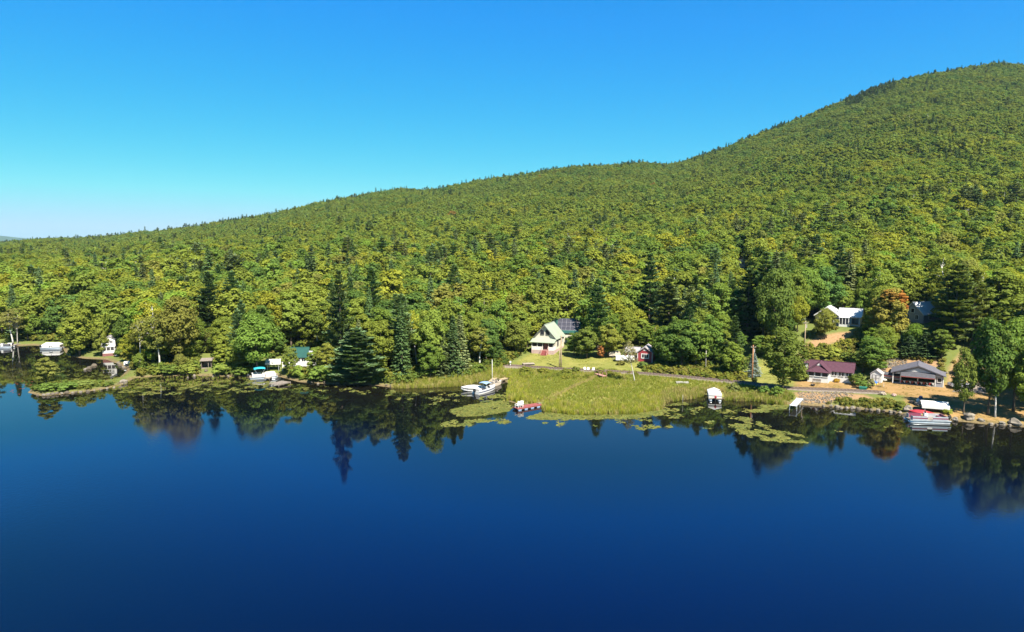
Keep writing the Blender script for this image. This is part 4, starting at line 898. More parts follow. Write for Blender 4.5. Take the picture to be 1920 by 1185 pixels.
def pontoon(name, label, loc, rz, L=6.4, W=2.4, skirt='vinyl_white', stripe=None, seat='vinyl_white', bim=None, motor='black_plastic', cover=None, group=None):
    t = thing(name, label, 'boat', loc, rz, group)
    for s in (-1, 1): MB().tube([(-L / 2 + .1, s * W * .34, .12), (L / 2 - .9, s * W * .34, .12), (L / 2 - .4, s * W * .34, .17), (L / 2 - .05, s * W * .34, .34)], [.32, .32, .26, .05], 14).build('pontoon', 'aluminium', t, True)
    box(t, 'deck', 'weathered_wood', -L / 2, L / 2 - .25, -W / 2, W / 2, .45, .55)
    MB().box(-L / 2 - .01, L / 2 - .24, -W / 2 - .02, -W / 2, .42, .58).box(-L / 2 - .01, L / 2 - .24, W / 2, W / 2 + .02, .42, .58).build('deck_trim', 'aluminium', t)
    for s in (-1, 1):
        f = MB().box(-L / 2 + .5, -.45, min(s * W / 2, s * (W / 2 - .05)), max(s * W / 2, s * (W / 2 - .05)), .6, 1.2).box(.35, L / 2 - .6, min(s * W / 2, s * (W / 2 - .05)), max(s * W / 2, s * (W / 2 - .05)), .6, 1.2).build('side_panel', skirt, t)
        if stripe: MB().box(-L / 2 + .5, -.45, s * (W / 2 + .004) - .004, s * (W / 2 + .004) + .004, .78, 1.0).box(.35, L / 2 - .6, s * (W / 2 + .004) - .004, s * (W / 2 + .004) + .004, .78, 1.0).build('stripe', stripe, f)
    box(t, 'front_panel', skirt, L / 2 - .65, L / 2 - .6, -W / 2 + .06, -.35, .6, 1.2); box(t, 'front_panel', skirt, L / 2 - .65, L / 2 - .6, .35, W / 2 - .06, .6, 1.2); box(t, 'rear_panel', skirt, -L / 2 + .5, -L / 2 + .55, -W / 2 + .06, W / 2 - .06, .6, 1.15)
    for x0, x1, y0, y1 in ((-L / 2 + .6, -L / 2 + 1.3, -W / 2 + .1, W / 2 - .1), (.5, L / 2 - .75, W / 2 - .65, W / 2 - .1), (.5, L / 2 - .75, -W / 2 + .1, -W / 2 + .65)):
        o = box(t, 'bench', seat, x0, x1, y0, y1, .56, .92); box(o, 'backrest', seat, x0 if x1 - x0 < 1 else x0, x0 + .16 if x1 - x0 < 1 else x1, y0 if x1 - x0 < 1 else (y1 - .14 if y0 > 0 else y0), y1 if x1 - x0 < 1 else (y1 if y0 > 0 else y0 + .14), .93, 1.24)
    o = box(t, 'console', 'gelcoat', -.35, .15, -W / 2 + .15, -W / 2 + .75, .56, 1.35); MB().box(-.1, -.06, -W / 2 + .15, -W / 2 + .75, 1.36, 1.65).build('windscreen', 'dark_glass', o)
    if cover: MB().loft([[(-L / 2 + .4, -W / 2 - .03, 1.05), (L / 2 - .5, -W / 2 - .03, 1.05), (L / 2 - .5, W / 2 + .03, 1.05), (-L / 2 + .4, W / 2 + .03, 1.05)], [(-L / 2 + .4, -W / 2 - .03, 1.28), (L / 2 - .5, -W / 2 - .03, 1.28), (L / 2 - .5, W / 2 + .03, 1.28), (-L / 2 + .4, W / 2 + .03, 1.28)], [(-L / 2 + 1.2, -.12, 1.85), (L / 2 - 1.2, -.12, 1.85), (L / 2 - 1.2, .12, 1.85), (-L / 2 + 1.2, .12, 1.85)]], False).build('cover', cover, t)
    if bim: bimini(t, -L / 2 + .9, -.1 + .4, W * .96, 2.25, bim)
    if motor: outboard(t, -L / 2 - .25, .25, motor)
    return t
def runabout(name, label, loc, rz, L=5.2, W=2.0, hull='gelcoat', stripe=None, cover=None, bim=None, motor='black_plastic', inner='vinyl_white', group=None, rx=0, ry=0):
    t = thing(name, label, 'boat', loc, rz, group, rx, ry)
    def sec(x, w, zt, zk, ch): return [(x, -w / 2, zt), (x, -w / 2 * .88, ch), (x, 0, zk), (x, w / 2 * .88, ch), (x, w / 2, zt)]
    st = [(-L / 2, W * .9, .62, -.2, .0), (-L / 4, W, .66, -.24, .0), (0, W, .70, -.24, .02), (L / 4, W * .82, .76, -.18, .1), (L * .4, W * .45, .84, .0, .25), (L / 2, .06, .9, .45, .55)]
    MB().loft([sec(*s) for s in st]).build('hull', hull, t)
    mb = MB()
    if stripe:
        for s in (-1, 1):
            for a, b_ in zip(st[:-1], st[1:]):
                pa = lambda q, f: Vector((q[0], s * (q[1] / 2 * (.88 + .12 * f) + .012), q[4] + (q[2] - q[4]) * f)); mb.add([pa(a, .45), pa(b_, .45), pa(b_, .75), pa(a, .75)], [(0, 1, 2, 3)])
        mb.build('stripe', stripe, t)
    if cover:
        rings = []
        for (x, w, zt, *_), r in zip(st, (.05, .25, .4, .3, .12, .02)): rings.append([(x, -w / 2 - .02, zt - .08), (x, -w / 2 - .02, zt + .02), (x, -w / 5, zt + r), (x, w / 5, zt + r), (x, w / 2 + .02, zt + .02), (x, w / 2 + .02, zt - .08)])
        MB().loft(rings).build('cover', cover, t)
    else:
        MB().loft([[(x, -w * .4, zt + .004), (x, w * .4, zt + .004), (x, w * .36, zt + .05), (x, -w * .36, zt + .05)] for x, w, zt in ((L * .1, W * .98, .73), (L / 4, W * .82, .77), (L * .4, W * .45, .85), (L * .47, .2, .89))]).build('foredeck', hull, t)
        box(t, 'cockpit', 'grey_canvas', -L * .46, L * .1, -W * .36, W * .36, .45, .715)
        for y in (-.42, .42):
            o = box(t, 'seat', inner, -.45, .15, y - .28, y + .28, .72, .86); box(o, 'backrest', inner, -.5, -.36, y - .28, y + .28, .87, 1.25)
        box(t, 'bench', inner, -L * .45, -L * .33, -W * .36, W * .36, .72, 1.02)
        MB().slab([(L * .12, -W * .4, .76), (L * .12, W * .4, .76), (L * .06, W * .36, 1.18), (L * .06, -W * .36, 1.18)], .03).build('windscreen', 'dark_glass', t)
    if bim: bimini(t, -.9, .9, W * .92, 1.75, bim, True, .75)
    if motor: outboard(t, -L / 2 - .22, .15, motor)
    return t
def wat(px, py, z=0.0): x, y = flat(px, py, z); return Vector((x, y, z))
b1 = pontoon('pontoon_boat', 'silver pontoon boat with maroon seats moored below the boathouse', wat(1737, 791), 172, 6.6, 2.5, 'aluminium', 'vinyl_maroon', 'vinyl_maroon', None)
pontoon('pontoon_boat', 'white covered pontoon boat with red outboard beside the cattails', wat(1339, 747), 78, 5.4, 2.4, 'vinyl_white', None, 'vinyl_white', None, 'red_plastic', 'vinyl_white')
pontoon('pontoon_boat', 'white pontoon boat under a turquoise bimini at a wooden dock', wat(495, 709), 24, 6.0, 2.4, 'vinyl_white', None, 'vinyl_white', 'turquoise_canvas')
pontoon('pontoon_boat', 'white pontoon boat moored at the far dock under the trees', wat(99, 654), 12, 5.6, 2.3, 'vinyl_white', None, 'vinyl_white', None, 'black_plastic', 'vinyl_white')
pontoon('pontoon_boat', 'grey pontoon boat tied beyond the bare grey tree', wat(8, 652), 8, 5.0, 2.2, 'grey_canvas', None, 'vinyl_white', None)
runabout('motorboat', 'white motorboat under a white cover, moored alongside the open one', wat(889, 732), 194, 5.4, 2.1, 'gelcoat', 'dark_trim', 'vinyl_white', None, None)
runabout('motorboat', 'open white motorboat with dark striped hull, black outboard and blue bimini', wat(910, 734), 52, 6.2, 2.2, 'gelcoat', 'navy_plastic', None, 'blue_canvas')
runabout('rowing_boat', 'small tan rowing boat tied behind the motorboats', wat(931, 722), 50, 3.2, 1.3, 'tan_canvas', None, None, None, None, 'tan_canvas')
p = at(244, 683); runabout('upturned_boat', 'small white boat lying upside down on the stony bank', p + Vector((0, 0, .55)), 20, 2.6, 1.1, 'gelcoat', None, None, None, None, 'gelcoat', None, 180)
p = at(1667, 713); t = runabout('trailered_boat', 'grey motorboat with red and white bow parked beside the boathouse', p + Vector((0, 0, .55)), 150, 4.4, 1.8, 'grey_siding', 'red_plastic', 'grey_canvas', None, None)
mb = MB().box(-2.2, 2.0, -.06, .06, -.32, -.22)
mb.build('trailer_frame', 'aluminium', t)
for y in (-.75, .75): MB().tube([(-.6, y - .1, -.25), (-.6, y + .1, -.25)], .3, 12).build('wheel', 'rubber', t)
# boat lifts with canopies
def lift(label, loc, rz, L, W, H, m):
    t = thing('boat_lift', label, 'boat lift', loc, rz); 
    for x in (-L / 2 + .5, L / 2 - .5):
        for y in (-W / 2 + .1, W / 2 - .1): MB().tube([(x, y, -1.2), (x, y, H)], .06, 6).build('post', 'aluminium', t)
    for y in (-W / 2 + .1, W / 2 - .1): MB().box(-L / 2 + .4, L / 2 - .4, y - .05, y + .05, .1, .22).build('side_beam', 'aluminium', t)
    e = .35; prof = [(-W / 2 - .1, H - e), (-W / 2 - .1, H + .05), (0, H + .75), (W / 2 + .1, H + .05), (W / 2 + .1, H - e), (W / 2 + .05, H - e), (W / 2 + .05, H), (0, H + .68), (-W / 2 - .05, H), (-W / 2 - .05, H - e)]
    x0, x1 = -L / 2, L / 2
    MB().prism_x(prof, x0, x1).build('canopy', m, t)
    return t
lift('white peaked canopy boat lift on the shore behind the silver pontoon boat', wat(1750, 778.5), 160, 4.2, 2.8, 1.8, 'vinyl_white')
runabout('motorboat', 'red covered motorboat beside the white canopy lift', wat(1728, 780), 168, 4.2, 1.9, 'red_plastic', None, 'red_plastic', None, None)
lift('white flat canopy boat lift next to the turquoise pontoon boat', wat(514, 700), 10, 3.4, 2.4, 2.6, 'vinyl_white')
# ------------------------------------------------------------------ docks and platforms
def dock(label, p0, p1, w, z=.45, m='dock_wood', legs=True, name='dock', floats=None, lm='weathered_wood'):
    d = Vector((p1.x - p0.x, p1.y - p0.y, 0)); L = d.length; rz = math.degrees(math.atan2(d.y, d.x))
    t = thing(name, label, 'dock', (p0.x, p0.y, 0), rz)
    mb = MB(); n = max(4, int(L / .3))
    for k in range(n): mb.box(L * k / n, L * (k + .93) / n, -w / 2, w / 2, z - .05, z)
    mb.build('deck', m, t)
    for s in (-1, 1): box(t, 'side_beam', lm, 0, L, s * (w / 2 - .08) - .05, s * (w / 2 - .08) + .05, z - .22, z - .055)
    if legs:
        for k in range(max(2, int(L / 2.4) + 1)):
            x = .15 + (L - .3) * k / max(1, int(L / 2.4))
            for s in (-1, 1): MB().tube([(x, s * (w / 2 + .03), -1.4), (x, s * (w / 2 + .03), z + .12)], .05, 6).build('leg', lm, t)
    if floats:
        for k in range(4):
            for s in (-1, 1): box(t, 'float', floats, L * (k + .12) / 4, L * (k + .6) / 4, s * (w / 2 - .18) - .16, s * (w / 2 - .18) + .17, -.12, z - .225)
    return t
fd = dock('red floating dock with pale blue floats at the edge of the marsh', wat(966, 769), wat(1012, 761), 1.7, .42, 'red_stain', False, 'floating_dock', 'blue_canvas', 'brick_red')
dock('weathered plank gangway from the red floating dock into the marsh grass', wat(1009, 761), wat(1030, 755), .8, .42, 'dock_wood', True, 'gangway')
dock('wooden dock running out to the moored motorboats', at(938, 703), wat(918, 720), 1.0, .5, 'new_wood')
dock('short plank dock end beside the tan rowing boat', wat(938, 715), wat(950, 712), 1.0, .45, 'new_wood', True)
dock('white roll-in dock standing on tall legs below the white cottage', wat(1487, 762, .8), wat(1500, 748, .8), 1.15, .95, 'vinyl_white', True, 'dock', None, 'aluminium')
dock('wooden dock beside the turquoise pontoon boat', wat(519, 702), wat(500, 713), 1.1, .45, 'dock_wood')
dock('square weathered swimming platform off the wooden dock', wat(513, 725), wat(537, 719), 2.6, .5, 'weathered_wood', True, 'swim_platform')
dock('long thin dock at the far shore by the bare grey tree', wat(2, 653), wat(42, 646), 1.0, .45, 'dock_wood')
dock('plank dock behind the far white pontoon boat', wat(110, 652), wat(128, 645), 1.0, .45, 'dock_wood')
p = at(991, 684)
t = thing('wooden_platform', 'low grey wooden platform on the lawn', 'platform', p, 12); mb = MB()
for k in range(9): mb.box(-1.4 + k * .31, -1.4 + k * .31 + .29, -.9, .9, .28, .34)
mb.build('deck', 'dock_wood', t)
for x in (-1.3, 1.3): box(t, 'bearer', 'weathered_wood', x - .07, x + .07, -.88, .88, -.3, .275)
t = thing('footbridge', 'small pinkish wooden footbridge from the track to the marsh', 'bridge', at(1126, 708), -64)
mb = MB()
for k in range(9): mb.box(-1.6 + k * .36, -1.6 + k * .36 + .33, -.55, .55, .55, .62)
mb.build('deck', 'pink_wood', t)
for s in (-1, 1):
    posts(t, 'pink_wood', [(x, s * .52, -.4, 1.35) for x in (-1.5, 0, 1.5)], .09, 'rail_post'); box(t, 'handrail', 'pink_wood', -1.6, 1.6, s * .52 - .04, s * .52 + .04, 1.35, 1.43)
t = thing('culvert_slab', 'flat grey concrete slab below the track', 'slab', at(1279, 719), -6); box(t, 'slab', 'concrete', -1.3, 1.3, -.5, .6, .1, .34); box(t, 'footing', 'rock_dark', -1.1, 1.1, -.3, .5, -.4, .1)
# ------------------------------------------------------------------ poles
def pole(name, label, base, H, r, m, extra=None, lean=0):
    t = thing(name, label, 'pole', base, 0, None, 0, lean)
    MB().tube([(0, 0, -.6), (0, 0, H * .5), (0, 0, H)], [r, r * .88, r * .72], 9).build('shaft', m, t, True)
    if extra == 'twin': MB().tube([(-.42, .1, -.5), (-.30, .08, H * .72)], [r * .8, r * .6], 8).build('brace_pole', m, t, True)
    if extra in ('twin', 'arm'):
        MB().cbox(0, -.12, H - .45, 1.1 if extra == 'arm' else .7, .1, .12).build('crossarm', 'weathered_wood', t)
        for x in ((-.45, 0, .45) if extra == 'arm' else (-.28, .28)): MB().tube([(x, -.12, H - .38), (x, -.12, H - .2)], [.05, .035], 6).build('insulator', 'concrete', t)
        MB().tube([(.22, 0, H - 1.6), (.22, 0, H - .85)], .17, 8).build('transformer' if extra == 'arm' else 'junction_can', 'concrete', t)
    if extra == 'flag': MB().tube([(0, 0, H), (0, 0, H + .12)], [.07, .02], 6).build('finial', 'aluminium', t)
    return t
pole('utility_pole', 'pale utility pole with leaning brace pole on the lawn before the cream house', at(1052, 690), 7.8, .17, 'pole_wood', 'twin')
pole('utility_pole', 'orange-brown utility pole beside the blue spruce', at(1410, 713), 7.6, .16, 'pole_orange', 'arm')
pole('utility_pole', 'brown utility pole on the bare slope below the white hillside house', at(1508, 660), 7.2, .15, 'pole_wood', 'arm')
pole('utility_pole', 'thin grey pole standing in the yellow-green brush', at(1323, 696), 4.9, .11, 'dead_wood')
pole('flagpole', 'thin white flagpole standing at the dock beside the motorboats', wat(923, 722), 5.4, .06, 'white_paint', 'flag')
pole('dock_post', 'thin pale post standing in the water by the floating weed', wat(1280, 756), 1.6, .05, 'dead_wood')
# ------------------------------------------------------------------ garden and yard things
def chair(label, loc, rz, m='vinyl_white', group=None, s=1.0):
    t = thing('garden_chair', label, 'chair', loc, rz, group); t.scale = (s, s, s)
    MB().slab([(-.3, -.35, .42), (.3, -.35, .42), (.3, .25, .30), (-.3, .25, .30)], .05).build('seat', m, t); MB().slab([(-.3, .2, .32), (.3, .2, .32), (.3, .48, 1.05), (-.3, .48, 1.05)], .04).build('backrest', m, t)
    for sx_ in (-1, 1):
        MB().cbox(sx_ * .36, -.02, .6, .13, .75, .04).build('armrest', m, t)
        for y in (-.32, .3): MB().cbox(sx_ * .34, y, .28, .06, .09, .6).build('leg', m, t)
    return t
for k, (px, py, rz) in enumerate([(1097, 696, 10), (1103, 696.5, -5), (1112.5, 697, -14)]): chair('white garden chair on the lawn above the track, one of three', at(px, py), rz, 'vinyl_white', 'three white chairs on the lawn', .85)
for k, (f, rz) in enumerate([(.10, -35), (.24, -20)]):
    q = wat(966, 769).lerp(wat(1012, 761), f); chair('white chair at the end of the red floating dock', (q.x, q.y, .42), rz, 'vinyl_white', 'two white chairs on the floating dock')
t = thing('bench', 'small wooden garden bench against the white cottage wall', 'bench', at(1531, 718.5), -31)
box(t, 'seat', 'weathered_wood', -.8, .8, -.45, -.05, .4, .46); box(t, 'backrest', 'weathered_wood', -.8, .8, -.08, -.02, .5, .9)
for x in (-.7, .7): box(t, 'leg', 'weathered_wood', x - .05, x + .05, -.42, -.06, -.1, .4)
t = thing('fire_pit', 'dark iron fire pit on the dry grass before the white cottage', 'fire pit', at(1524, 724), 0)
MB().loft([[(r_ * math.cos(a), r_ * math.sin(a), z) for a in [6.2832 * k / 12 for k in range(12)]] for r_, z in ((.25, .12), (.42, .2), (.46, .38), (.38, .38), (.3, .24))]).build('bowl', 'black_plastic', t)
for a in (0, 2.09, 4.19): MB().tube([(.3 * math.cos(a), .3 * math.sin(a), .2), (.42 * math.cos(a), .42 * math.sin(a), -.1)], .03, 5).build('leg', 'black_plastic', t)
t = thing('storage_bin', 'dark green plastic storage bin beside the round bush', 'bin', at(1618, 732), -30)
box(t, 'body', 'green_plastic', -.65, .65, -.4, .4, -.1, .62); MB().prism_x([(-.44, .625), (.44, .625), (.4, .74), (-.4, .70)], -.7, .7).build('lid', 'green_plastic', t)
t = thing('picnic_umbrella', 'small pale umbrella on a thin pole in the dry yard', 'umbrella', at(1657, 726), 0)
MB().tube([(0, 0, -.2), (0, 0, 1.7)], .03, 6).build('pole', 'white_paint', t)
MB().loft([[(r_ * math.cos(a), r_ * math.sin(a), z) for a in [6.2832 * k / 8 for k in range(8)]] for r_, z in ((.55, 1.5), (.3, 1.68), (.02, 1.76))], False).build('canopy', 'cream_paint', t)
t = thing('toy_car', 'small blue and yellow ride-on toy by the garden shed', 'toy', at(1641, 721), 20)
MB().loft([[(-.4, -.25, .15), (.4, -.25, .15), (.4, .25, .15), (-.4, .25, .15)], [(-.42, -.27, .45), (.42, -.27, .45), (.42, .27, .45), (-.42, .27, .45)], [(-.3, -.2, .75), (.1, -.2, .75), (.1, .2, .75), (-.3, .2, .75)]]).build('body', 'blue_plastic', t)
for x in (-.28, .28):
    for y in (-.27, .27): MB().tube([(x, y - .04, .14), (x, y + .04, .14)], .15, 10).build('wheel', 'yellow_flower', t)
t = thing('barrel', 'dark blue barrel standing among the shore rocks', 'barrel', at(1726, 753), 0)
MB().loft([[(r_ * math.cos(a), r_ * math.sin(a), z) for a in [6.2832 * k / 12 for k in range(12)]] for r_, z in ((.28, -.2), (.32, .2), (.34, .5), (.32, .8), (.28, .95))]).build('body', 'navy_plastic', t, True); MB().tube([(0, 0, .95), (0, 0, 1.0)], .26, 12).build('lid', 'blue_plastic', t)
t = thing('propane_tank', 'white gas tank next to the blue barrel', 'tank', at(1721, 755), 0)
MB().loft([[(r_ * math.cos(a), r_ * math.sin(a), z) for a in [6.2832 * k / 12 for k in range(12)]] for r_, z in ((.1, -.05), (.26, .05), (.3, .35), (.26, .62), (.12, .72), (.05, .8))]).build('body', 'gelcoat', t, True); MB().tube([(0, 0, .78), (0, 0, .9)], .12, 8).build('collar', 'gelcoat', t)
t = thing('mailbox_post', 'white post with a small box beside the track end', 'post', at(957, 688), 0)
box(t, 'post', 'white_paint', -.07, .07, -.07, .07, -.3, 1.0); box(t, 'box', 'white_paint', -.2, .2, -.22, .22, 1.0, 1.35); box(t, 'base', 'concrete', -.9, .9, -.35, .4, -.2, .12)
# parked car in the shade
t = thing('parked_car', 'silver car parked in the shade beside the boathouse', 'car', at(1802, 727), -8)
MB().loft([[(x, -.88, zb), (x, -.9, .72 * (zt / .95)), (x, -.82, zt), (x, .82, zt), (x, .9, .72 * (zt / .95)), (x, .88, zb)] for x, zb, zt in ((-2.2, .42, .78), (-2.05, .28, .92), (-.9, .25, .96), (1.0, .25, .96), (2.0, .28, .84), (2.2, .42, .7))]).build('body', 'car_paint', t)
c_ = MB().loft([[(x, -w, .955), (x, w, .955), (x2, w * .84, zt), (x2, -w * .84, zt)] for x, x2, w, zt in ((-1.9, -1.55, .78, .98), (-1.1, -1.05, .8, 1.44), (.3, .2, .8, 1.46), (1.15, .9, .78, 1.0))]).build('cabin', 'dark_glass', t)
MB().box(-1.05, .25, -.66, .66, 1.45, 1.49).build('roof', 'car_paint', c_)
for x in (-1.35, 1.35):
    for y in (-.82, .82):
        w_ = MB().tube([(x, y - .1, .32), (x, y + .1, .32)], .33, 14).build('wheel', 'rubber', t); MB().tube([(x, y - .115, .32), (x, y + .115, .32)], .18, 10).build('rim', 'aluminium', w_)
for y in (-.62, .62): box(t, 'headlight', 'gelcoat', 2.1, 2.2, y - .18, y + .18, .62, .76); box(t, 'tail_light', 'red_plastic', -2.22, -2.1, y - .18, y + .18, .66, .8)
# ------------------------------------------------------------------ boulders and stones
ROCKS = []
for k in range(7):
    bm = bmesh.new(); bmesh.ops.create_icosphere(bm, subdivisions=2, radius=.5)
    ph = [R.uniform(0, 6.28) for _ in range(6)]
    for v in bm.verts:
        n = v.co.normalized(); s = 1 + .16 * math.sin(3 * n.x + ph[0]) + .14 * math.sin(4 * n.y + ph[1]) + .12 * math.sin(5 * n.z + ph[2]) + R.uniform(-.07, .07)
        v.co = Vector((v.co.x * s * 1.15, v.co.y * s * .85, v.co.z * s * .72))
    for m_ in ('rock_pale', 'rock_dark'):
        me = bpy.data.meshes.new('rock'); bm.to_mesh(me); me.materials.append(MATS[m_]); ROCKS.append(me)
    bm.free()
def rock(px, py, s, label, group=None, kind=None, z=None, name='boulder'):
    p = at(px, py) if z is None else wat(px, py, z)
    o = obj(name, ROCKS[kind if kind is not None else R.randrange(14)]); o.location = (p.x, p.y, p.z + s * .12); s *= .68; o.scale = (s, s, s * R.uniform(.85, 1.1)); o.rotation_euler = (0, 0, R.uniform(0, 6.28))
    return tag(o, label, 'rock', group)
rock(1817, 785, 2.6, 'big rounded grey boulder at the water beside the slender shore tree', None, 0)
rock(1703, 771, 2.5, 'broad flat-topped boulder between the brush and the pontoon boat', None, 2); rock(1698, 783, 2.0, 'wet dark boulder below the flat-topped boulder', None, 3)
rock(1720, 760, 1.6, 'pale boulder behind the red motorboat', None, 4); rock(1708, 756, 1.3, 'dark stone above the flat-topped boulder', None, 5)
rock(1903, 797, 2.6, 'long pale boulder at the water under the big shade trees', None, 6); rock(1880, 797, 1.5, 'pale stone next to the long boulder under the shade trees', None, 8)
rock(1840, 790, 1.4, 'blue-shaded boulder in the shadow of the shore trees', None, 10); rock(1775, 788, 1.8, 'low pale rock behind the bow of the silver pontoon boat', None, 0); rock(1791, 789, 1.6, 'low rock joined to the bank by the slender shore tree', None, 2)
for px in (1858, 1868, 1893, 1915): rock(px, 797 + (px - 1858) * .05, R.uniform(.7, 1.1), 'small stone at the shaded water line under the big trees', 'stones under the shade trees')
for i, px in enumerate(range(1546, 1694, 11)): rock(px + R.uniform(-3, 3), 762.5 + (px - 1545) * .085 + R.uniform(-1, 1), R.uniform(.7, 1.3), 'pale stone at the foot of the brushy bank below the yard', 'stones below the brushy bank')
for i in range(10): rock(72 + i * 9 + R.uniform(-2, 2), 742.5 - i * .75, R.uniform(.8, 1.2), 'squared stone in the row edging the tip of the spit', 'stones edging the spit')
for i in range(6): rock(165 + i * 12, 735 - i * 1.7 + R.uniform(-1, 1), R.uniform(.7, 1.1), 'low stone along the outer side of the spit', 'stones along the spit')
rock(232, 719, 2.4, 'grey rock standing in the weedy shallows inside the spit', None, 0, -.05); rock(222, 721, 1.2, 'low dark rock beside the grey rock in the weedy shallows', None, 5, -.05)
for px, py, s in ((168, 692, 2.0), (176, 687, 1.8), (160, 695, 1.5)): rock(px, py, s, 'flat grey rock lying in the cove before the white camp', 'flat rocks in the cove', None, -.1)
for i in range(9): rock(222 + i * 4.2 + R.uniform(-2, 2), 682 + (i % 3) * 4.0, R.uniform(.9, 1.5), 'pale stone of the rubble bank beside the upturned boat', 'rubble bank stones')
for i in range(9): rock(583 + i * 13 + R.uniform(-4, 4), 719 + R.uniform(-1, 1.5), R.uniform(.6, 1.15), 'stone at the water under the big shore pine', 'stones under the shore pine')
for i in range(7): rock(725 + i * 8, 724 + R.uniform(-1, 1), R.uniform(.5, 1.0), 'pale stone where the marsh grass meets the wooded shore', 'stones at the grassy shore')
for px, py in ((400, 707), (352, 709), (428, 706), (386, 696), (364, 706)): rock(px, py, R.uniform(.7, 1.3), 'pale stone on the bank near the open shed', 'stones near the open shed')
for px, py in ((1648, 700), (1655, 692), (1662, 688), (1670, 684), (1658, 698), (1768, 706), (1774, 700)): rock(px, py, R.uniform(.9, 1.6), 'rock of the dug bank around the boathouse', 'rocks of the dug bank', 0)
for px, py in ((1506, 700), (1513, 704), (1501, 694)): rock(px, py, R.uniform(.8, 1.2), 'pale rock in the brush beside the white cottage', 'rocks beside the cottage', 0)
# scree of small stones on the bank under the track
mb_pts, scl, rots, ids, cols = [], [], [], [], []
rc = bpy.data.collections.new('stone_forms')
for k in range(4):
    o = bpy.data.objects.new('s%d' % k, ROCKS[k * 2 + (k % 2)]); rc.objects.link(o)
for _ in range(800):
    px = R.uniform(1496, 1600); py = R.uniform(735, 757 if px < 1560 else 748)
    if R.random() < (px - 1540) / 90: continue
    p = at(px, py); s = R.uniform(.1, .34); mb_pts.append((p.x, p.y, p.z + .02)); scl.append((s, s, s)); rots.append((0, 0, R.uniform(0, 6.28))); ids.append(R.randrange(4)); cols.append((1, 1, 1))
for _ in range(420):
    px = R.uniform(1650, 1700); py = R.uniform(672, 690); p = at(px, py); s = R.uniform(.1, .4); mb_pts.append(tuple(p)); scl.append((s, s, s)); rots.append((0, 0, R.uniform(0, 6.28))); ids.append(R.randrange(4)); cols.append((1, 1, 1))
scatter('gravel_stones', mb_pts, scl, rots, ids, cols, rc, 'loose grey and tan stones on the bank below the track', 'stones')
# ------------------------------------------------------------------ shrubs that can be told apart
SHRUBS = [(1620, 728, 1.7, 15, (.115, .150, .028), 'round green bush beside the green storage bin'), (1606, 722, 2.4, 16, (.085, .120, .026), 'dark bush at the end of the white cottage'), (1500, 714, 2.6, 18, (.125, .145, .028), 'spreading bush against the white cottage porch'),
 (1585, 714, 1.3, 9, (.10, .12, .035), 'grey-green bush under the white cottage windows'), (1568, 717, .9, 7, (.30, .20, .03), 'low yellow flowering bush before the white cottage'), (1632, 728, 2.0, 9, (.17, .17, .08), 'pale flowering shrub behind the green bin'),
 (1080, 697, 1.2, 9, (.115, .130, .03), 'small rounded shrub above the track near the garden chairs'), (1125, 699, 1.3, 10, (.12, .14, .03), 'small shrub above the footbridge'), (985, 697, 1.3, 13, (.14, .16, .03), 'low bush in the marsh below the track'), (1020, 699, 1.2, 12, (.15, .16, .03), 'second low bush in the marsh below the track'),
 (1062, 700, 1.2, 12, (.14, .15, .03), 'third low bush in the marsh below the track'), (1455, 745, 2.3, 14, (.095, .150, .03), 'leafy bush at the water under the large round tree'), (1432, 742, 2.0, 12, (.10, .155, .03), 'leafy bush between cattails and the large round tree'), (1376, 735, 1.8, 14, (.11, .13, .04), 'brushy bush beside the cattail strip'),
 (1415, 717, 1.2, 6, (.04, .06, .02), 'small dark conical shrub at the foot of the orange-brown pole'), (600, 712, 3.2, 26, (.105, .155, .03), 'bright shrub at the water before the green-roofed shore cottage'), (560, 706, 2.6, 18, (.11, .16, .03), 'bright shrub below the shore cottage deck'), (632, 714, 2.8, 20, (.12, .15, .03), 'leafy shrub left of the broad shore pine'),
 (420, 700, 2.6, 22, (.12, .155, .03), 'green shrub right of the open shed'), (352, 702, 2.6, 22, (.12, .15, .03), 'green shrub left of the open shed'), (318, 702, 2.4, 22, (.11, .15, .03), 'green shrub on the shore under the white-trunked birch'), (455, 704, 2.2, 20, (.11, .155, .03), 'green shrub at the water left of the turquoise pontoon boat'),
 (90, 733, 1.7, 22, (.09, .14, .03), 'dense green bush at the root of the spit tree'), (125, 730, 1.5, 22, (.10, .145, .03), 'low green bush along the middle of the spit'), (160, 724, 1.3, 20, (.13, .15, .035), 'olive bush along the inner part of the spit'), (70, 732, 1.2, 12, (.10, .14, .03), 'small bush at the very tip of the spit'),
 (228, 668, 2.4, 14, (.10, .14, .03), 'green bush beside the white two-storey camp'), (1690, 765, 1.3, 14, (.13, .14, .03), 'olive bush beside the flat-topped boulder'), (1765, 702, 1.6, 10, (.13, .14, .03), 'yellowish bush behind the boathouse corner'), (1800, 702, 2.2, 16, (.12, .14, .03), 'bush at the foot of the dirt drive'),
 (1205, 690, 1.6, 12, (.12, .14, .03), 'brush clump in front of the red cottage'), (1165, 684, 1.2, 10, (.14, .14, .04), 'thin shrub in front of the white trailer'), (1655, 741, .7, 6, (.40, .36, .34), 'clump of white flowers in the dry yard'), (1676, 743, .6, 5, (.42, .34, .36), 'small clump of pinkish flowers at the yard edge'),
 (1775, 776, 1.0, 12, (.16, .19, .03), 'bright grass-green shrub between the pontoon boat and the boulder'), (1562, 668, 2.2, 20, (.16, .17, .03), 'bright golden brush on the slope behind the white cottage'), (1532, 672, 2.0, 20, (.15, .16, .03), 'golden-green brush above the purple-roofed shed'), (1586, 676, 2.0, 16, (.12, .15, .03), 'green brush behind the white cottage roof')]
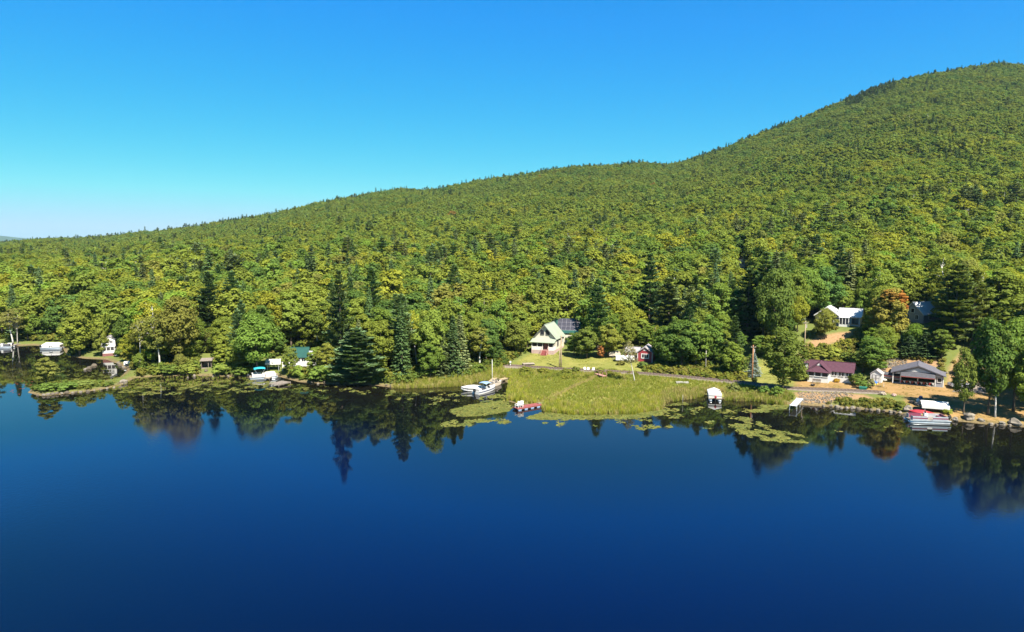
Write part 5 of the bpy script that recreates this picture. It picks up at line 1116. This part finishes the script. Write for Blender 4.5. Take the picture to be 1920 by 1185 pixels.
for px, py, h, hw, col, lb in SHRUBS:
    p = hit(px, py); p.z = max(p.z, .05); w = hw * p.y / F
    plant('shrub', p.x, p.y, p.z - .05, h, w, R.uniform(0, 6.28), jit(col, .08), 'shrub', lb, 'shrub', None)
# ------------------------------------------------------------------ brush, marsh grass, lily pads (nobody could count them)
bc = bpy.data.collections.new('brush_forms')
for k in range(4):
    mb, lb = crown_leafy(1.0, .0, .62, 8, 26, .26, flat_=.9); o = bpy.data.objects.new('b%d' % k, mb.mesh('brush', 'leaf', False, True)); bc.objects.link(o)
gc = bpy.data.collections.new('grass_forms')
for k in range(5):
    mb = MB()
    for _ in range(13):
        a = R.uniform(0, 6.28); r_ = R.uniform(0, .26); x, y = r_ * math.cos(a), r_ * math.sin(a); h = R.uniform(.65, 1.1); ln = R.uniform(.05, .32); w = R.uniform(.018, .034); b_ = R.uniform(0, 6.28); c_, s_ = math.cos(b_), math.sin(b_); dx, dy = math.cos(a) * ln, math.sin(a) * ln
        mb.add([(x - w * c_, y - w * s_, 0), (x + w * c_, y + w * s_, 0), (x + dx * .4 + w * .8 * c_, y + dy * .4 + w * .8 * s_, h * .6), (x + dx * .4 - w * .8 * c_, y + dy * .4 - w * .8 * s_, h * .6), (x + dx, y + dy, h)], [(0, 1, 2, 3), (3, 2, 4)], R.uniform(.1, .9))
    o = bpy.data.objects.new('g%d' % k, mb.mesh('tuft', 'blade', False, True)); gc.objects.link(o)
pc_ = bpy.data.collections.new('pad_forms')
for k in range(4):
    mb = MB()
    for _ in range(6):
        cx, cy, r_ = R.uniform(-.42, .42), R.uniform(-.42, .42), R.uniform(.11, .2); a0 = R.uniform(0, 6.28); z = R.uniform(0, .012)
        mb.add([(cx + r_ * math.cos(a0 + 5.9 * i / 7), cy + r_ * math.sin(a0 + 5.9 * i / 7), z) for i in range(8)] + [(cx, cy, z)], [(8, i, i + 1) for i in range(7)], R.uniform(0, 1))
    o = bpy.data.objects.new('p%d' % k, mb.mesh('pads', 'blade', False, True)); pc_.objects.link(o)
class Pts:
    def __init__(s): s.p, s.s, s.r, s.i, s.c = [], [], [], [], []
    def add(s, p, sc_, n, col, sz_=None, tilt=0): s.p.append(tuple(p)); s.s.append((sc_, sc_, sz_ if sz_ else sc_)); s.r.append((R.gauss(0, tilt), R.gauss(0, tilt), R.uniform(0, 6.28))); s.i.append(R.randrange(n)); s.c.append(col)
    def go(s, name, coll, label, cat): return scatter(name, s.p, s.s, s.r, s.i, s.c, coll, label, cat)
def region(poly_px, n, z=0.0, ground=False):
    P = np.array([(hit(*p)[:2] if ground else flat(p[0], p[1], z)) for p in poly_px]); lo, hi = P.min(0), P.max(0)
    a = abs(.5 * sum(P[i - 1][0] * P[i][1] - P[i][0] * P[i - 1][1] for i in range(len(P))))
    k = int(n * (hi - lo).prod()); x = rng.uniform(lo[0], hi[0], k); y = rng.uniform(lo[1], hi[1], k); m_ = inside(x, y, P)
    return x[m_], y[m_]
def mixcol(*cs):
    k = R.randrange(len(cs)); c = cs[k]; f = 1 + R.gauss(0, .12); return (c[0] * f, c[1] * f, c[2] * f)
GREEN, YEL, STRAW, OLIVE = (.17, .212, .030), (.265, .272, .036), (.31, .265, .10), (.205, .216, .040)
# marsh: cattails and sedge between the track and the open water
mg = Pts()
trk = np.array([(p.x, p.y) for p in TL])
x, y = region([(945, 700), (975, 692), (1100, 700), (1200, 706), (1300, 714), (1400, 725), (1460, 735), (1490, 752), (1460, 764), (1400, 760), (1330, 752), (1248, 758), (1240, 772), (1180, 781), (1080, 783), (1016, 777), (968, 766), (950, 760), (952, 735), (955, 715)], 11.0)
dd = sdf(x, y); tt_ = dist_line(x, y, trk); nn = sines(x, y, 7, 41) ; n3 = sines(x, y, 2.5, 42)
pathl = np.array([flat(1008, 760), flat(1050, 744), flat(1100, 722), flat(1122, 712)]); pd = dist_line(x, y, pathl)
zz_ = np.maximum(terrain(x, y, dd), 0.0)
for i in range(len(x)):
    if dd[i] < -1.3 + .5 * n3[i] or tt_[i] < 1.35: continue
    px, py = proj(x[i], y[i], 0)
    if 1320 < px < 1360 and py > 739: continue
    if px < 1018 and dd[i] < .6 and py > 752: continue
    if pd[i] < .55: mg.add((x[i], y[i], zz_[i]), R.uniform(.4, .7), 5, mixcol(STRAW)); continue
    edge = dd[i] < 4 + 1.5 * nn[i]
    if edge: col = mixcol(YEL, YEL, GREEN, STRAW) if px < 1240 else mixcol(OLIVE, STRAW, STRAW, GREEN); s = R.uniform(.75, 1.2)
    else: col = mixcol(GREEN, OLIVE, OLIVE) if nn[i] < .25 else mixcol(OLIVE, YEL, STRAW, GREEN); s = R.uniform(.35, .65)
    mg.add((x[i], y[i], zz_[i] - .03), s * .9, 5, col, s)
# grassy strip under the left woods and along the spit shallows
x, y = region([(735, 728), (742, 718), (860, 706), (925, 694), (942, 692), (950, 712), (905, 714), (868, 727), (800, 731)], 9.0)
dd = sdf(x, y); zz_ = np.maximum(terrain(x, y, dd), 0.0)
for i in range(len(x)):
    if dd[i] < -.9: continue
    mg.add((x[i], y[i], zz_[i] - .03), R.uniform(.6, 1.1), 5, mixcol(YEL, OLIVE, STRAW, GREEN) if dd[i] > 2 else mixcol(STRAW, OLIVE, OLIVE), R.uniform(.6, 1.2))
x, y = region([(200, 712), (260, 700), (400, 704), (470, 708), (480, 716), (400, 722), (300, 730), (215, 732), (150, 738), (130, 735)], 3.2)
dd = sdf(x, y); n3 = sines(x, y, 4, 44)
for i in range(len(x)):
    if n3[i] < -.15: continue
    mg.add((x[i], y[i], max(0, tz(x[i], y[i])) - .03), R.uniform(.3, .6), 5, mixcol(OLIVE, GREEN, (.22, .19, .07)), R.uniform(.15, .42))
mg.go('marsh_grass', gc, 'yellow-green cattails and sedge filling the marsh between track and lake', 'marsh grass')
# lily pads
lp = Pts(); PADC = ((.13, .145, .036), (.15, .155, .04), (.11, .135, .04), (.17, .165, .045))
for poly, n, thr in (([(842, 770), (885, 758), (948, 754), (962, 764), (950, 771), (905, 779), (862, 781)], 9, -2), ([(985, 786), (1000, 778), (1024, 773), (1100, 778), (1180, 776), (1232, 767), (1246, 770), (1238, 778), (1190, 785), (1100, 786), (1040, 787)], 9, -2),
    ([(900, 745), (955, 735), (960, 756), (900, 757)], 4, -.1), ([(825, 792), (870, 785), (950, 786), (958, 792), (900, 799), (830, 800)], 5, -.05), ([(985, 788), (1240, 786), (1245, 796), (985, 800)], 1.6, .35), ([(1190, 798), (1250, 794), (1260, 801), (1200, 806)], 5, -.1),
    ([(1235, 760), (1300, 752), (1330, 768), (1270, 785), (1235, 782)], 3.4, .05), ([(1366, 800), (1392, 780), (1420, 790), (1470, 806), (1534, 826), (1500, 831), (1440, 828), (1400, 818)], 6, -.12), ([(1330, 770), (1410, 765), (1430, 785), (1360, 800), (1310, 790)], 2.2, .25),
    ([(1424, 760), (1494, 759), (1490, 766), (1430, 768)], 8, -1), ([(1410, 768), (1440, 766), (1442, 772), (1412, 774)], 9, -2), ([(1540, 790), (1700, 785), (1700, 815), (1550, 810)], .8, .45), ([(740, 735), (870, 730), (890, 752), (800, 760), (740, 752)], 1.8, .25),
    ([(210, 720), (330, 716), (480, 712), (560, 722), (560, 730), (420, 738), (230, 742)], 2.4, .08), ([(60, 700), (200, 690), (215, 720), (150, 722)], 1.0, .3), ([(560, 722), (700, 726), (740, 732), (740, 742), (560, 734)], 2.0, .2), ([(1240, 806), (1370, 790), (1380, 812), (1270, 826)], .7, .4)):
    x, y = region(poly, n); nz = sines(x, y, 3.2, 51, 6) + .5 * sines(x, y, 9, 52)
    for i in range(len(x)):
        if nz[i] > thr: lp.add((x[i], y[i], .008), R.uniform(.75, 1.2), 4, mixcol(*PADC), 1)
for _ in range(16):
    px, py = R.uniform(20, 62), R.uniform(714, 742); q = wat(px, py, .01); lp.add(q, .5, 4, (.30, .07, .06), 1)
lp.go('lily_pads', pc_, 'olive lily pads floating in mats along the marsh and shore', 'lily pads')
# brush: yellow-green thicket between track and trees, bank brush, undergrowth at the wood's edge
ub = Pts()
BR = ((.155, .165, .028), (.18, .18, .03), (.125, .15, .028), (.15, .14, .035))
for poly, n, h0, h1, cols in (([(1196, 697), (1235, 684), (1310, 690), (1395, 700), (1402, 715), (1380, 717), (1290, 706), (1210, 700)], 1.5, .5, 1.4, BR), ([(1545, 758), (1590, 750), (1650, 750), (1692, 758), (1690, 772), (1640, 768), (1580, 764)], 2.4, .35, 1.0, ((.15, .15, .03), (.19, .18, .04), (.12, .14, .03))),
    ([(1500, 690), (1515, 650), (1560, 655), (1600, 650), (1600, 690), (1560, 684)], 1.1, .6, 1.6, BR), ([(1365, 726), (1450, 732), (1490, 745), (1490, 752), (1430, 748), (1365, 742)], 1.2, .5, 1.1, ((.12, .15, .03), (.14, .16, .03))),
    ([(955, 700), (1110, 704), (1110, 712), (1000, 712), (955, 712)], .5, .4, .9, BR), ([(1690, 672), (1772, 668), (1800, 690), (1772, 690), (1700, 680)], .8, .4, 1.1, ((.22, .19, .05), (.17, .16, .03))), ([(1600, 640), (1620, 620), (1690, 640), (1690, 668), (1640, 690)], .8, .8, 1.8, BR),
    ([(1120, 700), (1200, 700), (1200, 706), (1130, 708)], .8, .4, .8, BR), ([(1504, 645), (1514, 622), (1560, 610), (1572, 621), (1530, 631)], 1.2, .3, 1.0, BR), ([(1560, 652), (1596, 636), (1612, 618), (1626, 622), (1618, 650), (1590, 660)], 1.2, .5, 1.5, BR), ([(60, 735), (75, 722), (160, 718), (215, 722), (160, 733)], 2.0, .4, 1.0, ((.10, .14, .03), (.13, .15, .03)))):
    x, y = region(poly, n, 0, True)
    for i in range(len(x)): h = R.uniform(h0, h1); ub.add((x[i], y[i], max(0, tz(x[i], y[i])) - .08), h * 1.15, 4, mixcol(*cols), h)
k = 26000; x = rng.uniform(-165, 165, k); y = rng.uniform(118, 225, k); dd = sdf(x, y); m_ = (dd > .4) & (dd < 30) & (np.abs(x / y) < .8); x, y, dd = x[m_], y[m_], dd[m_]
cl = np.zeros(x.shape, bool)
for poly in CLEAR: cl |= inside(x, y, poly)
x, y, dd = x[~cl], y[~cl], dd[~cl]; zz_ = terrain(x, y, dd)
for i in range(len(x)):
    h = R.uniform(.8, 2.3) * (1.0 if dd[i] < 8 else .9)
    if blocked(x[i], y[i], zz_[i], h, h * .5): continue
    ub.add((x[i], y[i], zz_[i] - .1), h * R.uniform(.9, 1.2), 4, mixcol((.10, .135, .026), (.13, .15, .028), (.085, .125, .026), (.15, .15, .03)), h)
ub.go('undergrowth', bc, 'low leafy brush and undergrowth along the wood edge and banks', 'brush')
# tufts that break up the lawn and the dry yard
tg = Pts()
for polys, cols, n, hm_ in (((LAWN, LAWN2), ((.13, .145, .03), (.16, .16, .04)), 4.0, .09), ((YARD,), ((.20, .16, .06), (.15, .14, .04)), 2.5, .14)):
    for P in polys:
        lo, hi = P.min(0), P.max(0); k = int(n * (hi - lo).prod()); x = rng.uniform(lo[0], hi[0], k); y = rng.uniform(lo[1], hi[1], k); m_ = inside(x, y, P) & (sines(x, y, 5, 61) > -.1)
        for a, b_ in zip(x[m_], y[m_]): tg.add((a, b_, tz(a, b_) - .01), .7, 5, mixcol(*cols), R.uniform(.5, 1) * hm_)
tg.go('lawn_grass', gc, 'short lawn and dry yard grass around the houses', 'grass')
# paved pull-off in the shade of the large round tree and gravel before the car
def patch(name, pts, m, lift=.05):
    P = [hit(*p) for p in pts]; mb = MB(); n = 14
    a, b_, c_, d_ = [Vector(p) for p in P]
    for i in range(n + 1):
        for j in range(n + 1):
            q = a.lerp(b_, i / n).lerp(d_.lerp(c_, i / n), j / n); mb.v.append((q.x, q.y, tz(q.x, q.y) + lift))
    for i in range(n):
        for j in range(n): k = i * (n + 1) + j; mb.f.append((k, k + 1, k + n + 2, k + n + 1)); mb.lv.append(.5); mb.mi.append(0)
    return structure(mb.build(name, m, None, True))
patch('gravel_drive', [(1785, 735), (1798, 719), (1850, 718), (1856, 738)], 'gravel')

# ------------------------------------------------------------------ clear-day air
m = bpy.data.materials.new('air'); m.use_nodes = True; nt = m.node_tree; nt.nodes.clear()
pv = nt.nodes.new('ShaderNodeVolumePrincipled'); pv.inputs['Color'].default_value = (.45, .72, 1.0, 1); pv.inputs['Density'].default_value = 4.0e-5; pv.inputs['Anisotropy'].default_value = .2
mo = nt.nodes.new('ShaderNodeOutputMaterial'); nt.links.new(pv.outputs[0], mo.inputs['Volume']); MATS['air'] = m
hz_ = MB().box(-11000, 11000, -600, 10800, -8, 460).build('haze', 'air'); structure(hz_, 'stuff'); tag(hz_, 'thin clear-day haze over lake and hills', 'haze')
